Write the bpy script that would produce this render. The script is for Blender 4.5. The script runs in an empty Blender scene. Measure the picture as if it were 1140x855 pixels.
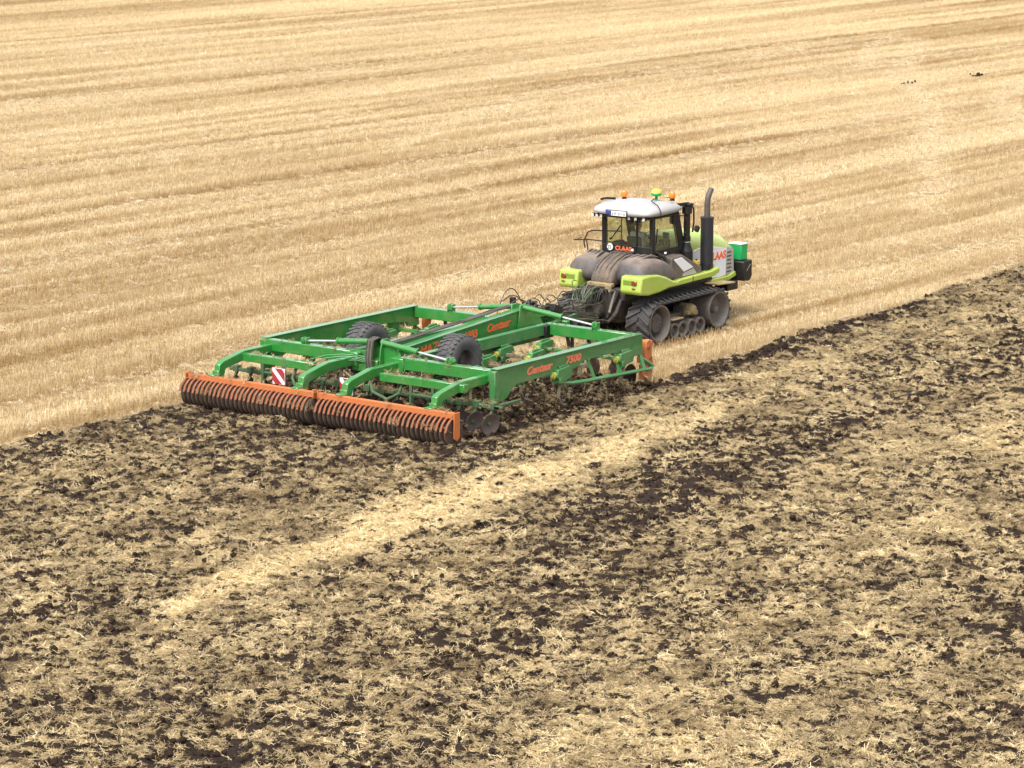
import bpy, math, random
import numpy as np
from mathutils import Vector, Matrix
rad = math.radians
random.seed(7)
scene = bpy.context.scene
COL = scene.collection

# ------------------------------------------------------------------ camera
FWD = rad(36.7607); TILT = rad(11.0713)
cam_d = bpy.data.cameras.new("camera")
cam = bpy.data.objects.new("camera", cam_d); COL.objects.link(cam)
cam.location = (-48.27, -41.26, 13.3)
cam.rotation_euler = (rad(90) - TILT, 0, FWD - rad(90))
cam_d.sensor_width = 36; cam_d.lens = 3350 / 1140 * 36
cam_d.clip_start = 0.5; cam_d.clip_end = 9000
scene.camera = cam

# ------------------------------------------------------------------ sky, sun, exposure (overcast daylight)
SUN_EL = rad(60); SUN_DIR = Vector((-0.80, -0.10)).normalized()   # horizontal direction towards the sun
world = bpy.data.worlds.new("World"); scene.world = world; world.use_nodes = True
wn = world.node_tree.nodes; wl = world.node_tree.links
bg = wn["Background"]
sky = wn.new("ShaderNodeTexSky"); sky.sky_type = 'NISHITA'; sky.sun_disc = False
sky.sun_elevation = SUN_EL; sky.sun_rotation = math.atan2(SUN_DIR.x, SUN_DIR.y)
sky.air_density = 1.0; sky.dust_density = 4.0; sky.ozone_density = 1.0
hs = wn.new("ShaderNodeHueSaturation"); hs.inputs["Saturation"].default_value = 0.22
wl.new(sky.outputs[0], hs.inputs["Color"]); wl.new(hs.outputs[0], bg.inputs[0])
bg.inputs[1].default_value = 0.15
sun_d = bpy.data.lights.new("sun", 'SUN'); sun_d.energy = 1.35; sun_d.angle = rad(20); sun_d.color = (1.0, 0.97, 0.93)
sun = bpy.data.objects.new("sun", sun_d); COL.objects.link(sun)
sv = Vector((SUN_DIR.x * math.cos(SUN_EL), SUN_DIR.y * math.cos(SUN_EL), math.sin(SUN_EL)))
sun.rotation_euler = sv.to_track_quat('Z', 'Y').to_euler()
scene.view_settings.view_transform = 'Standard'; scene.view_settings.look = 'None'
scene.view_settings.gamma = 1.0; scene.view_settings.use_curve_mapping = False
scene.view_settings.exposure = 1.12

# ------------------------------------------------------------------ materials
def new_mat(name):
    m = bpy.data.materials.new(name); m.use_nodes = True
    return m, m.node_tree.nodes, m.node_tree.links, m.node_tree.nodes["Principled BSDF"]
def mixc(n, l, fac, a, b):
    x = n.new("ShaderNodeMix"); x.data_type = 'RGBA'
    for sock, v in ((x.inputs[0], fac), (x.inputs[6], a), (x.inputs[7], b)):
        if isinstance(v, (int, float)): sock.default_value = v
        elif isinstance(v, tuple): sock.default_value = (*v, 1) if len(v) == 3 else v
        else: l.new(v, sock)
    return x.outputs[2]
def noise(n, l, scale, detail=4, rough=.6, vec=None, mapscale=None, geo=False):
    t = n.new("ShaderNodeTexNoise"); t.inputs["Scale"].default_value = scale
    t.inputs["Detail"].default_value = detail; t.inputs["Roughness"].default_value = rough
    if vec is None:
        vec = n.new("ShaderNodeNewGeometry").outputs["Position"]
    if mapscale:
        mp = n.new("ShaderNodeMapping"); mp.inputs["Scale"].default_value = mapscale
        l.new(vec, mp.inputs[0]); vec = mp.outputs[0]
    l.new(vec, t.inputs["Vector"])
    return t.outputs["Fac"]
def ramp(n, l, fac, lo, hi, a=0., b=1.):
    r = n.new("ShaderNodeMapRange"); r.inputs[1].default_value = lo; r.inputs[2].default_value = hi
    r.inputs[3].default_value = a; r.inputs[4].default_value = b
    l.new(fac, r.inputs[0]); return r.outputs[0]
DUST = (0.30, 0.225, 0.135)
def paint(name, col, rough=.45, dust=.35, metal=0., scale=5., coat=0., dustcol=DUST, spec=.5):
    m, n, l, p = new_mat(name)
    a = ramp(n, l, noise(n, l, scale, 6, .7), .42, .72)
    b = ramp(n, l, noise(n, l, scale * 6, 5, .75), .35, .75)
    mm = n.new("ShaderNodeMath"); mm.operation = 'MULTIPLY_ADD'; l.new(a, mm.inputs[0]); mm.inputs[1].default_value = .75 * dust
    m2 = n.new("ShaderNodeMath"); m2.operation = 'MULTIPLY'; l.new(b, m2.inputs[0]); m2.inputs[1].default_value = .5 * dust
    l.new(m2.outputs[0], mm.inputs[2])
    c = mixc(n, l, mm.outputs[0], col, dustcol)
    l.new(c, p.inputs["Base Color"])
    l.new(ramp(n, l, mm.outputs[0], 0, .6, rough, min(1, rough + .4)), p.inputs["Roughness"])
    p.inputs["Metallic"].default_value = metal; p.inputs["Coat Weight"].default_value = coat
    p.inputs["Specular IOR Level"].default_value = spec
    bp = n.new("ShaderNodeBump"); bp.inputs["Strength"].default_value = .15; bp.inputs["Distance"].default_value = .01
    l.new(b, bp.inputs["Height"]); l.new(bp.outputs[0], p.inputs["Normal"])
    return m
def paint_top(name, *a, top=(.25, .19, .145), **k):
    """paint with field dust that has settled on the upward faces"""
    m = paint(name, *a, **k); n = m.node_tree.nodes; l = m.node_tree.links; p = n["Principled BSDF"]
    src = p.inputs["Base Color"].links[0].from_socket
    sp_ = n.new("ShaderNodeSeparateXYZ"); l.new(n.new("ShaderNodeNewGeometry").outputs["Normal"], sp_.inputs[0])
    up = ramp(n, l, sp_.outputs["Z"], .55, .98); pt = ramp(n, l, noise(n, l, 3.2, 5, .65), .30, .62, .15, .95)
    mu = n.new("ShaderNodeMath"); mu.operation = 'MULTIPLY'; l.new(up, mu.inputs[0]); l.new(pt, mu.inputs[1])
    l.new(mixc(n, l, mu.outputs[0], src, top), p.inputs["Base Color"])
    return m
M = {}
M['green'] = paint('green_paint', (0.007, 0.200, 0.026), .28, .26, scale=2.2, coat=.8)
M['greendusty'] = paint('dusty_green_paint', (0.014, 0.180, 0.036), .38, .50, scale=2.6, coat=.6, dustcol=(.20, .20, .12))
M['greendirty'] = paint('muddy_green_paint', (0.016, 0.10, 0.032), .6, 1.1, scale=3.5, dustcol=(.11, .10, .06))
M['orange'] = paint('orange_paint', (0.55, 0.135, 0.022), .55, .8, scale=5, dustcol=(.30, .15, .075))
M['orangerust'] = paint('worn_orange_steel', (0.30, 0.085, 0.032), .7, 1.0, scale=9, dustcol=(.16, .088, .050))
M['ring'] = paint('soil_caked_rubber', (0.045, 0.029, 0.022), .85, .9, scale=9, dustcol=(.13, .08, .05))
M['lime'] = paint('lime_paint', (0.31, 0.42, 0.045), .3, .35, scale=2, coat=.4, dustcol=(.5, .5, .2))
M['limeshade'] = paint('lime_recess_shade', (0.16, 0.24, 0.02), .4, .4, dustcol=(.2, .2, .08))  # darkened copy of the lime, recess shade put into the colour
M['limecover'] = paint('pale_lime_hood_paint', (0.42, 0.54, 0.13), .35, .3, scale=2, coat=.3, dustcol=(.5, .5, .25))
M['white'] = paint('white_panel', (0.72, 0.73, 0.76), .4, .18, scale=2, dustcol=(.55, .5, .42))
M['roofwhite'] = paint('white_roof', (0.34, 0.34, 0.35), .45, .5, scale=3, dustcol=(.46, .40, .34))
M['silver'] = paint('silver_grille', (0.40, 0.39, 0.37), .45, .4, scale=4)
M['darkplastic'] = paint_top('dark_grey_plastic', (0.042, 0.042, 0.046), .42, .85, scale=1.3, dustcol=(.19, .145, .115))
M['midplastic'] = paint('dusty_brown_plastic', (0.075, 0.062, 0.055), .6, .8, scale=3, dustcol=(.24, .175, .125))
M['grime'] = paint('oily_grimy_steel', (0.022, 0.020, 0.019), .55, .9, scale=7, dustcol=(.10, .08, .06))
M['black'] = paint('black_steel', (0.007, 0.007, 0.008), .45, .06, scale=5, spec=.35)
M['stack'] = paint('matt_black_muffler', (0.012, 0.013, 0.018), .5, .04, scale=5)
M['stacktip'] = paint('burnt_steel_pipe', (0.055, 0.045, 0.045), .45, .25, scale=9)
M['rubber'] = paint('dusty_rubber', (0.026, 0.026, 0.028), .75, .45, scale=3, dustcol=(.13, .115, .10))
M['lug'] = paint('tread_rubber', (0.030, 0.030, 0.032), .7, .45, scale=6, dustcol=(.15, .13, .11))
M['tyre'] = paint('old_tyre_rubber', (0.045, 0.045, 0.048), .75, .5, scale=5, dustcol=(.16, .145, .13))
M['groove'] = paint('tyre_groove', (0.012, 0.012, 0.013), .9, .1)
M['rim'] = paint('dusty_dark_rim', (0.085, 0.075, 0.068), .6, .6, scale=5, dustcol=(.22, .18, .145))
M['rimdeep'] = paint('wheel_disc', (0.05, 0.042, 0.038), .7, .6, scale=6, dustcol=(.17, .13, .10))
M['mud'] = paint('dried_mud', (0.20, 0.145, 0.075), .9, .8, scale=12, dustcol=(.36, .28, .13))
M['boardtan'] = paint('dusty_step_plate', (0.42, 0.30, 0.17), .8, .3, scale=6)
M['steel'] = paint('bare_steel', (0.24, 0.22, 0.20), .4, .5, metal=.4, scale=6)
M['tinesteel'] = paint('tine_steel', (0.13, 0.13, 0.085), .5, .7, metal=.2, scale=8)
M['chrome'] = paint('chrome_rod', (0.72, 0.71, 0.72), .18, .05, metal=.85)
M['disc'] = paint('soil_polished_disc', (0.17, 0.14, 0.13), .35, .75, metal=.5, scale=7, dustcol=(.12, .08, .06))
M['hose'] = paint('rubber_hose', (0.022, 0.021, 0.022), .5, .3, scale=9)
M['hosegrey'] = paint('grey_braided_hose', (0.10, 0.095, 0.085), .55, .4, scale=9)
M['yellow'] = paint('yellow_plastic', (0.70, 0.52, 0.06), .45, .3)
M['springyellow'] = paint('worn_yellow_spring_cap', (0.42, 0.40, 0.05), .5, .7, dustcol=(.14, .2, .06))
M['springgreen'] = paint('spring_unit_paint', (0.09, 0.26, 0.045), .5, .6, scale=5, dustcol=(.28, .28, .11))
M['greenbox'] = paint('green_plastic', (0.0, 0.33, 0.085), .4, .1)
M['boxrim'] = paint('pale_rim', (0.62, 0.68, 0.60), .5, .15)
M['text'] = paint('orange_red_lettering', (0.80, 0.135, 0.035), .5, .1)
M['textfaded'] = paint('faded_orange_lettering', (0.78, 0.20, 0.10), .6, .25)
M['signwhite'] = paint('sign_white', (0.80, 0.79, 0.78), .4, .06)
M['signred'] = paint('sign_red', (0.36, 0.02, 0.03), .35, .2)
M['blue'] = paint('plate_blue', (0.03, 0.05, 0.22), .4, .05)
M['ink'] = paint('plate_black', (0.02, 0.02, 0.02), .5, .0)
M['skin'] = paint('skin', (0.50, 0.28, 0.19), .6, .0)
M['shirt'] = paint('grey_shirt', (0.42, 0.43, 0.44), .85, .0)
M['jeans'] = paint('dark_trousers', (0.03, 0.04, 0.07), .85, .0)
M['hair'] = paint('brown_hair', (0.045, 0.028, 0.018), .7, .0)
M['seat'] = paint('black_seat_fabric', (0.03, 0.03, 0.032), .8, .1)
def lens(name, col, trans=.3, em=0):
    m, n, l, p = new_mat(name); p.inputs["Base Color"].default_value = (*col, 1); p.inputs["Roughness"].default_value = .15
    p.inputs["Transmission Weight"].default_value = trans; p.inputs["Coat Weight"].default_value = .5
    return m
M['amber'] = lens('amber_lens', (0.95, 0.23, 0.02), .15)
M['redlens'] = lens('dark_red_lens', (0.22, 0.045, 0.02), .1)
M['clearlens'] = lens('lamp_glass', (0.78, 0.78, 0.80), .2)
def glass_mat():
    m = bpy.data.materials.new('tinted_glass'); m.use_nodes = True; n = m.node_tree.nodes; l = m.node_tree.links
    n.clear(); o = n.new("ShaderNodeOutputMaterial"); t = n.new("ShaderNodeBsdfTransparent"); g = n.new("ShaderNodeBsdfGlossy")
    t.inputs[0].default_value = (0.90, 0.93, 0.86, 1); g.inputs["Roughness"].default_value = .04; g.inputs[0].default_value = (.8, .85, .8, 1)
    lw_ = n.new("ShaderNodeLayerWeight"); lw_.inputs["Blend"].default_value = .5
    pw = n.new("ShaderNodeMath"); pw.operation = 'POWER'; l.new(lw_.outputs["Facing"], pw.inputs[0]); pw.inputs[1].default_value = 4.0
    f = n.new("ShaderNodeMath"); f.operation = 'MULTIPLY_ADD'; l.new(pw.outputs[0], f.inputs[0]); f.inputs[1].default_value = .7; f.inputs[2].default_value = .025
    d = n.new("ShaderNodeBsdfDiffuse"); d.inputs[0].default_value = (.4, .36, .27, 1)
    mx = n.new("ShaderNodeMixShader"); l.new(f.outputs[0], mx.inputs[0]); l.new(t.outputs[0], mx.inputs[1]); l.new(g.outputs[0], mx.inputs[2])
    m2 = n.new("ShaderNodeMixShader"); l.new(ramp(n, l, noise(n, l, 6, 5), .3, .8, .01, .07), m2.inputs[0])
    l.new(mx.outputs[0], m2.inputs[1]); l.new(d.outputs[0], m2.inputs[2]); l.new(m2.outputs[0], o.inputs[0])
    return m
M['glass'] = glass_mat()

# ------------------------------------------------------------------ mesh helpers
class MB:
    def __init__(s): s.v = []; s.f = []
    def add(s, vs, fs):
        o = len(s.v); s.v += [tuple(v) for v in vs]; s.f += [tuple(i + o for i in f) for f in fs]; return s
    def box(s, c, d, rot=None):
        hx, hy, hz = d[0] / 2, d[1] / 2, d[2] / 2
        vs = [Vector((x * hx, y * hy, z * hz)) for x in (-1, 1) for y in (-1, 1) for z in (-1, 1)]
        if rot is not None: vs = [rot @ v for v in vs]
        c = Vector(c); vs = [v + c for v in vs]
        return s.add(vs, [(0, 1, 3, 2), (4, 6, 7, 5), (0, 4, 5, 1), (2, 3, 7, 6), (0, 2, 6, 4), (1, 5, 7, 3)])
    def beam(s, a, b, w, h, up=(0, 0, 1)):
        a = Vector(a); b = Vector(b); d = (b - a); L = d.length; d.normalize()
        u = Vector(up); side = d.cross(u).normalized(); u = side.cross(d)
        R = Matrix((d, side, u)).transposed()
        return s.box((a + b) / 2, (L, w, h), R)
    def tube(s, pts, r, n=8, caps=True):
        pts = [Vector(p) for p in pts]; rs = r if isinstance(r, (list, tuple)) else [r] * len(pts)
        vs = []; fs = []; prev = None
        for i, p in enumerate(pts):
            t = (pts[min(i + 1, len(pts) - 1)] - pts[max(i - 1, 0)]).normalized()
            if prev is None:
                a = Vector((0, 0, 1)) if abs(t.z) < .9 else Vector((1, 0, 0))
                x = t.cross(a).normalized()
            else:
                x = (prev - t * prev.dot(t)).normalized()
            prev = x; y = t.cross(x)
            for k in range(n):
                an = 2 * math.pi * k / n; vs.append(p + (x * math.cos(an) + y * math.sin(an)) * rs[i])
        for i in range(len(pts) - 1):
            for k in range(n):
                a = i * n + k; b = i * n + (k + 1) % n; fs.append((a, b, b + n, a + n))
        if caps: fs.append(tuple(range(n))[::-1]); fs.append(tuple((len(pts) - 1) * n + k for k in range(n)))
        return s.add(vs, fs)
    def lathe(s, prof, c, axis='Y', n=32):   # prof: list of (radius, offset along axis)
        vs = []; fs = []; c = Vector(c)
        for (r, t) in prof:
            for k in range(n):
                an = 2 * math.pi * k / n; x, z = r * math.cos(an), r * math.sin(an)
                vs.append(c + {'Y': Vector((x, t, z)), 'X': Vector((t, x, z)), 'Z': Vector((x, z, t))}[axis])
        for i in range(len(prof) - 1):
            for k in range(n):
                a = i * n + k; b = i * n + (k + 1) % n; fs.append((a, b, b + n, a + n))
        return s.add(vs, fs)
    def prism(s, poly, axis, a, b):     # poly in the plane across the axis: 'Y'->(x,z) 'X'->(y,z) 'Z'->(x,y)
        n = len(poly); fn = {'Y': lambda p, t: (p[0], t, p[1]), 'X': lambda p, t: (t, p[0], p[1]), 'Z': lambda p, t: (p[0], p[1], t)}[axis]
        vs = [fn(p, a) for p in poly] + [fn(p, b) for p in poly]
        fs = [tuple(range(n)), tuple(range(2 * n - 1, n - 1, -1))] + [(i, i + n, (i + 1) % n + n, (i + 1) % n) for i in range(n)]
        return s.add(vs, fs)
    def loft(s, rings, caps=True):
        n = len(rings[0]); vs = [p for r in rings for p in r]; fs = []
        for i in range(len(rings) - 1):
            for k in range(n):
                a = i * n + k; b = i * n + (k + 1) % n; fs.append((a, b, b + n, a + n))
        if caps: fs.append(tuple(range(n))[::-1]); fs.append(tuple((len(rings) - 1) * n + k for k in range(n)))
        return s.add(vs, fs)
    def mesh(s, name, mat, angle=35):
        me = bpy.data.meshes.new(name); me.from_pydata(s.v, [], s.f); me.validate()
        import bmesh as _b
        bm = _b.new(); bm.from_mesh(me); _b.ops.recalc_face_normals(bm, faces=bm.faces); bm.to_mesh(me); bm.free()
        me.materials.append(mat); me.shade_smooth(); me.set_sharp_from_angle(angle=rad(angle))
        return me
    def build(s, name, mat, parent=None, bevel=0, seg=1, sub=0, loc=None, angle=35):
        me = s.mesh(name, mat, angle)
        return link(name, me, parent, bevel, seg, sub, loc)
def link(name, me, parent=None, bevel=0, seg=1, sub=0, loc=None):
    o = bpy.data.objects.new(name, me); COL.objects.link(o)
    if parent: o.parent = parent
    if loc is not None: o.location = loc
    if bevel:
        b = o.modifiers.new('bevel', 'BEVEL'); b.width = bevel; b.segments = seg; b.limit_method = 'ANGLE'; b.angle_limit = rad(40)
    if sub:
        m = o.modifiers.new('sub', 'SUBSURF'); m.levels = m.render_levels = sub
    return o
def thing(name, label, cat, loc=(0, 0, 0), rz=0, group=None):
    o = bpy.data.objects.new(name, None); COL.objects.link(o); o.location = loc; o.rotation_euler = (0, 0, rz)
    o.empty_display_size = .3; o['label'] = label; o['category'] = cat
    if group: o['group'] = group
    return o
def tag(o, label, cat, group=None):
    o['label'] = label; o['category'] = cat
    if group: o['group'] = group
    return o
def text(body, name, mat, parent, loc, rot, size, sx=1., shear=0., off=0.0, ext=.004):
    cu = bpy.data.curves.new('t', 'FONT'); cu.body = body; cu.size = size; cu.shear = shear; cu.offset = off; cu.extrude = ext
    cu.resolution_u = 3
    t = bpy.data.objects.new('t', cu); COL.objects.link(t); bpy.context.view_layer.update()
    me = bpy.data.meshes.new_from_object(t.evaluated_get(bpy.context.evaluated_depsgraph_get()))
    bpy.data.objects.remove(t); me.materials.clear(); me.materials.append(mat)
    me.transform(Matrix.Diagonal((sx, 1, 1, 1)))
    o = bpy.data.objects.new(name, me); COL.objects.link(o); o.parent = parent; o.location = loc; o.rotation_euler = rot
    return o

# ------------------------------------------------------------------ numpy value noise
_rng = np.random.default_rng(11)
_T = _rng.random((256, 256))
def vnoise(x, y):
    xi = np.floor(x).astype(int); yi = np.floor(y).astype(int); fx = x - xi; fy = y - yi
    fx = fx * fx * (3 - 2 * fx); fy = fy * fy * (3 - 2 * fy)
    a = _T[xi % 256, yi % 256]; b = _T[(xi + 1) % 256, yi % 256]; c = _T[xi % 256, (yi + 1) % 256]; d = _T[(xi + 1) % 256, (yi + 1) % 256]
    return (a * (1 - fx) + b * fx) * (1 - fy) + (c * (1 - fx) + d * fx) * fy
def fbm(x, y, o=3, g=.5):
    s = 0; a = 1; t = 0
    for i in range(o):
        s = s + a * vnoise(x * 2 ** i + 17.3 * i, y * 2 ** i + 5.1 * i); t += a; a *= g
    return s / t
def sstep(a, b, x):
    t = np.clip((x - a) / (b - a), 0, 1); return t * t * (3 - 2 * t)

CX, CY, CH = -48.27, -41.26, 13.3
def in_view(x, y, margin=1.03, extra=1.5):
    dx = x - CX; dy = y - CY
    r = dx * math.sin(FWD) - dy * math.cos(FWD); f = dx * math.cos(FWD) + dy * math.sin(FWD)
    return (np.abs(r) < 0.1735 * f * (margin + .05) + extra + 1.0) & (f > 36.5 - extra * 1.5)

# edge between worked soil and standing stubble: y of the edge as a function of x
_bx = np.array([-60, -8, -5.7, -2.9, 0.0, 7.2, 7.6, 8.5, 11.5, 13.6, 17.3, 20.1, 22.9, 26.7, 29.0, 60, 400])
_by = np.array([3.2, 3.6, 3.8, 4.0, 3.85, 3.6, -2.95, -3.2, -2.95, -2.8, -2.4, -2.6, -2.1, -2.0, -1.9, -1.0, 8])
def edge(x): return np.interp(x, _bx, _by)
def soil_dist(x, y):
    """> 0 inside the worked soil, metres from its edge"""
    return edge(x) - y + (fbm(x * 1.3, y * 1.3 + 40, 3) - .5) * .7
# ------------------------------------------------------------------ ground sheets
def ground_material(name, kind):
    m, n, l, p = new_mat(name); p.inputs["Roughness"].default_value = .95; p.inputs["Specular IOR Level"].default_value = .15
    if kind == 'soil':
        a = noise(n, l, 9, 6, .7); b = noise(n, l, 1.1, 3, .6)
        c = mixc(n, l, ramp(n, l, a, .3, .72), (0.011, 0.007, 0.0052), (0.037, 0.0235, 0.0165))
        c = mixc(n, l, ramp(n, l, b, .4, .75, 0, .35), c, (0.055, 0.037, 0.026))
        l.new(c, p.inputs["Base Color"])
        bp = n.new("ShaderNodeBump"); bp.inputs["Strength"].default_value = .8; bp.inputs["Distance"].default_value = .03
        l.new(noise(n, l, 30, 6, .75), bp.inputs["Height"]); l.new(bp.outputs[0], p.inputs["Normal"])
    else:
        a = noise(n, l, 1.0, 5, .6, mapscale=(.10, 1.3, 1)); b = noise(n, l, 25, 5, .8)
        c = mixc(n, l, ramp(n, l, a, .3, .7), (0.29, 0.205, 0.10), (0.42, 0.32, 0.18))
        c = mixc(n, l, ramp(n, l, b, .40, .58, .25, 1), (0.17, 0.115, 0.06), c)
        big = noise(n, l, .006, 3, .5)
        c = mixc(n, l, ramp(n, l, big, .45, .62, 0, .22), c, (0.30, 0.28, 0.15))
        l.new(c, p.inputs["Base Color"])
        bp = n.new("ShaderNodeBump"); bp.inputs["Strength"].default_value = .5; bp.inputs["Distance"].default_value = .04
        l.new(b, bp.inputs["Height"]); l.new(bp.outputs[0], p.inputs["Normal"])
    return m
M['soil'] = ground_material('worked_soil', 'soil')
M['field'] = ground_material('stubble_floor', 'field')

def grid_mesh(name, xs, ys, zf, keep, mat):
    X, Y = np.meshgrid(xs, ys, indexing='ij'); Z = zf(X, Y)
    K = keep(X, Y); nx, ny = X.shape
    idx = np.arange(nx * ny).reshape(nx, ny)
    q = np.stack([idx[:-1, :-1], idx[1:, :-1], idx[1:, 1:], idx[:-1, 1:]], -1).reshape(-1, 4)
    kq = (K[:-1, :-1] & K[1:, :-1] & K[1:, 1:] & K[:-1, 1:]).reshape(-1); q = q[kq]
    used = np.zeros(nx * ny, bool); used[q.ravel()] = True
    re = np.cumsum(used) - 1; q = re[q]
    co = np.stack([X, Y, Z], -1).reshape(-1, 3)[used]
    me = bpy.data.meshes.new(name); me.vertices.add(len(co)); me.vertices.foreach_set('co', co.ravel().astype(np.float32))
    me.loops.add(q.size); me.loops.foreach_set('vertex_index', q.ravel().astype(np.int32))
    me.polygons.add(len(q)); me.polygons.foreach_set('loop_start', np.arange(0, q.size, 4, dtype=np.int32))
    me.update(); me.validate(); me.shade_smooth(); me.materials.append(mat)
    o = bpy.data.objects.new(name, me); COL.objects.link(o); return o

# base ground to the horizon
g = MB(); R = 4000
ticks = [-R, -1200, -300, -120, 0, 120, 300, 1200, R]
for i in range(8):
    for j in range(8):
        g.add([(ticks[i], ticks[j], 0), (ticks[i + 1], ticks[j], 0), (ticks[i + 1], ticks[j + 1], 0), (ticks[i], ticks[j + 1], 0)], [(0, 1, 2, 3)])
gr = g.build('ground', M['field'], loc=(0, 0, -0.16)); gr['kind'] = 'structure'

def field_z(x, y):
    return (fbm(x * .25, y * 1.1, 3) - .5) * .10 - .03 - .11 * sstep(-.05, .25, soil_dist(x, y))
st = grid_mesh('stubble_field', np.arange(-12, 145, .5), np.arange(-8, 112, .25), field_z,
               lambda x, y: in_view(x, y, 1.05, 4) & (soil_dist(x, y) < .5), M['field'])
st['kind'] = 'structure'

def soil_z(x, y):
    h = (fbm(x * 2.2, y * 2.2, 3, .55) - .5) * .15 + (np.abs(fbm(x * 7 + 9, y * 7, 2) - .5)) * -.26 + (fbm(x * .5, y * .9 + 7, 2) - .5) * .10 + .02
    big = np.clip(vnoise(x * 3.1 + 50, y * 3.1) - .72, 0, 1) * .35
    d = soil_dist(x, y)
    ridge = .06 * np.exp(-((d - .35) / .35) ** 2) * (x > 7.6)
    return (h + big + ridge) * sstep(-.25, .2, d) - .14 * (1 - sstep(-.35, .0, d)) + 0.02
ws = grid_mesh('worked_ground', np.arange(-24, 42, .065), np.arange(-28, 4.6, .065), soil_z,
               lambda x, y: in_view(x, y, 1.03, 1.2) & (soil_dist(x, y) > -.4), M['soil'])
ws['kind'] = 'structure'

# ------------------------------------------------------------------ straw, stubble and clods (instanced, nobody could count them)
def straw_material(name, dark, mid, pale, rough=.65):
    m, n, l, p = new_mat(name)
    oi = n.new("ShaderNodeObjectInfo"); at = n.new("ShaderNodeAttribute"); at.attribute_type = 'INSTANCER'; at.attribute_name = 'tint'
    ab = n.new("ShaderNodeAttribute"); ab.attribute_type = 'GEOMETRY'; ab.attribute_name = 'blade'
    c = mixc(n, l, ab.outputs["Fac"], mid, pale)
    c = mixc(n, l, at.outputs["Fac"], dark, c)
    l.new(c, p.inputs["Base Color"]); p.inputs["Roughness"].default_value = rough; p.inputs["Specular IOR Level"].default_value = .35
    return m
M['straw'] = straw_material('loose_straw', (0.12, 0.074, 0.030), (0.40, 0.28, 0.108), (0.95, 0.77, 0.46))
M['stubble'] = straw_material('standing_stubble', (0.30, 0.185, 0.068), (0.52, 0.37, 0.150), (0.88, 0.745, 0.53))
M['clod'] = paint('soil_clod', (0.021, 0.0135, 0.0095), .97, .4, scale=14, dustcol=(.06, .039, .026), spec=.1)

LIB = []   # prototype meshes used only by the node groups
def blades_mesh(name, paths, width, mat, rng):
    """paths: list of (points list) -> thin folded strips, one random value per blade"""
    vs = []; fs = []; val = []
    for pts, w in paths:
        pts = np.array(pts); d = pts[-1] - pts[0]; side = np.cross(d, rng.normal(size=3)); side /= (np.linalg.norm(side) + 1e-9)
        o = len(vs); r = rng.random()
        for p in pts:
            vs.append(p - side * w / 2); vs.append(p + side * w / 2); val += [r, r]
        for i in range(len(pts) - 1):
            fs.append((o + 2 * i, o + 2 * i + 1, o + 2 * i + 3, o + 2 * i + 2))
    me = bpy.data.meshes.new(name); me.from_pydata([tuple(v) for v in vs], [], fs); me.materials.append(mat)
    a = me.attributes.new('blade', 'FLOAT', 'POINT'); a.data.foreach_set('value', np.array(val, np.float32))
    return bpy.data.objects.new(name, me)
rng = np.random.default_rng(3)
def straw_clump(i):
    P = []
    for k in range(29):
        r = abs(rng.normal()) * .065; an = rng.random() * 6.283; c = np.array([r * math.cos(an), r * math.sin(an), rng.random() * .028 + .004])
        L = rng.uniform(.03, .12); a2 = rng.random() * 6.283; el = rng.normal() * .28
        d = np.array([math.cos(a2) * math.cos(el), math.sin(a2) * math.cos(el), math.sin(el)])
        if rng.random() < .12: L = rng.uniform(.12, .24)
        if rng.random() < .07: d = np.array([d[0] * .6, d[1] * .6, .7]); c[2] += .02
        bend = rng.normal(size=3) * .018
        p0, p1, p2 = c - d * L / 2, c + bend, c + d * L / 2
        for p in (p0, p1, p2): p[2] = max(p[2], .001)
        P.append(([p0, p1, p2], rng.uniform(.0038, .0072)))
    return blades_mesh('straw_tuft', P, 0, M['straw'], rng)
M['chaff'] = straw_material('pale_chaff', (0.32, 0.22, 0.10), (0.54, 0.41, 0.22), (0.80, 0.69, 0.52))
def straw_clump_pale(i):
    o = straw_clump(i); o.data.materials.clear(); o.data.materials.append(M['chaff']); return o
def stubble_clump(i, sx=.5, rows=2):
    P = []
    for r in range(rows):
        y0 = (r - (rows - 1) / 2) * .125
        for k in range(21):
            x = rng.uniform(-sx / 2, sx / 2); y = y0 + rng.normal() * .020; h = rng.uniform(.08, .185) * (1 if rng.random() > .15 else .55)
            lean = rng.normal(size=2) * .028
            P.append(([np.array([x, y, 0]), np.array([x + lean[0] * .4, y + lean[1] * .4, h * .55]), np.array([x + lean[0], y + lean[1], h])], rng.uniform(.005, .0095)))
    for k in range(12):
        c = np.array([rng.uniform(-sx / 2, sx / 2), rng.uniform(-.13, .13), rng.uniform(.005, .05)]); a2 = rng.random() * 6.283; L = rng.uniform(.05, .16)
        d = np.array([math.cos(a2), math.sin(a2), rng.normal() * .2]) * L / 2
        P.append(([c - d, c + d], rng.uniform(.005, .009)))
    return blades_mesh('stubble_tuft', P, 0, M['stubble'], rng)
def clod(i):
    import bmesh as _b
    bm = _b.new(); _b.ops.create_icosphere(bm, subdivisions=2, radius=1)
    for v in bm.verts:
        s = 1 + rng.normal() * .16; v.co *= s; v.co.z *= .8
    me = bpy.data.meshes.new('clod'); bm.to_mesh(me); bm.free(); me.materials.append(M['clod']); me.shade_smooth()
    return bpy.data.objects.new('clod', me)

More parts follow.
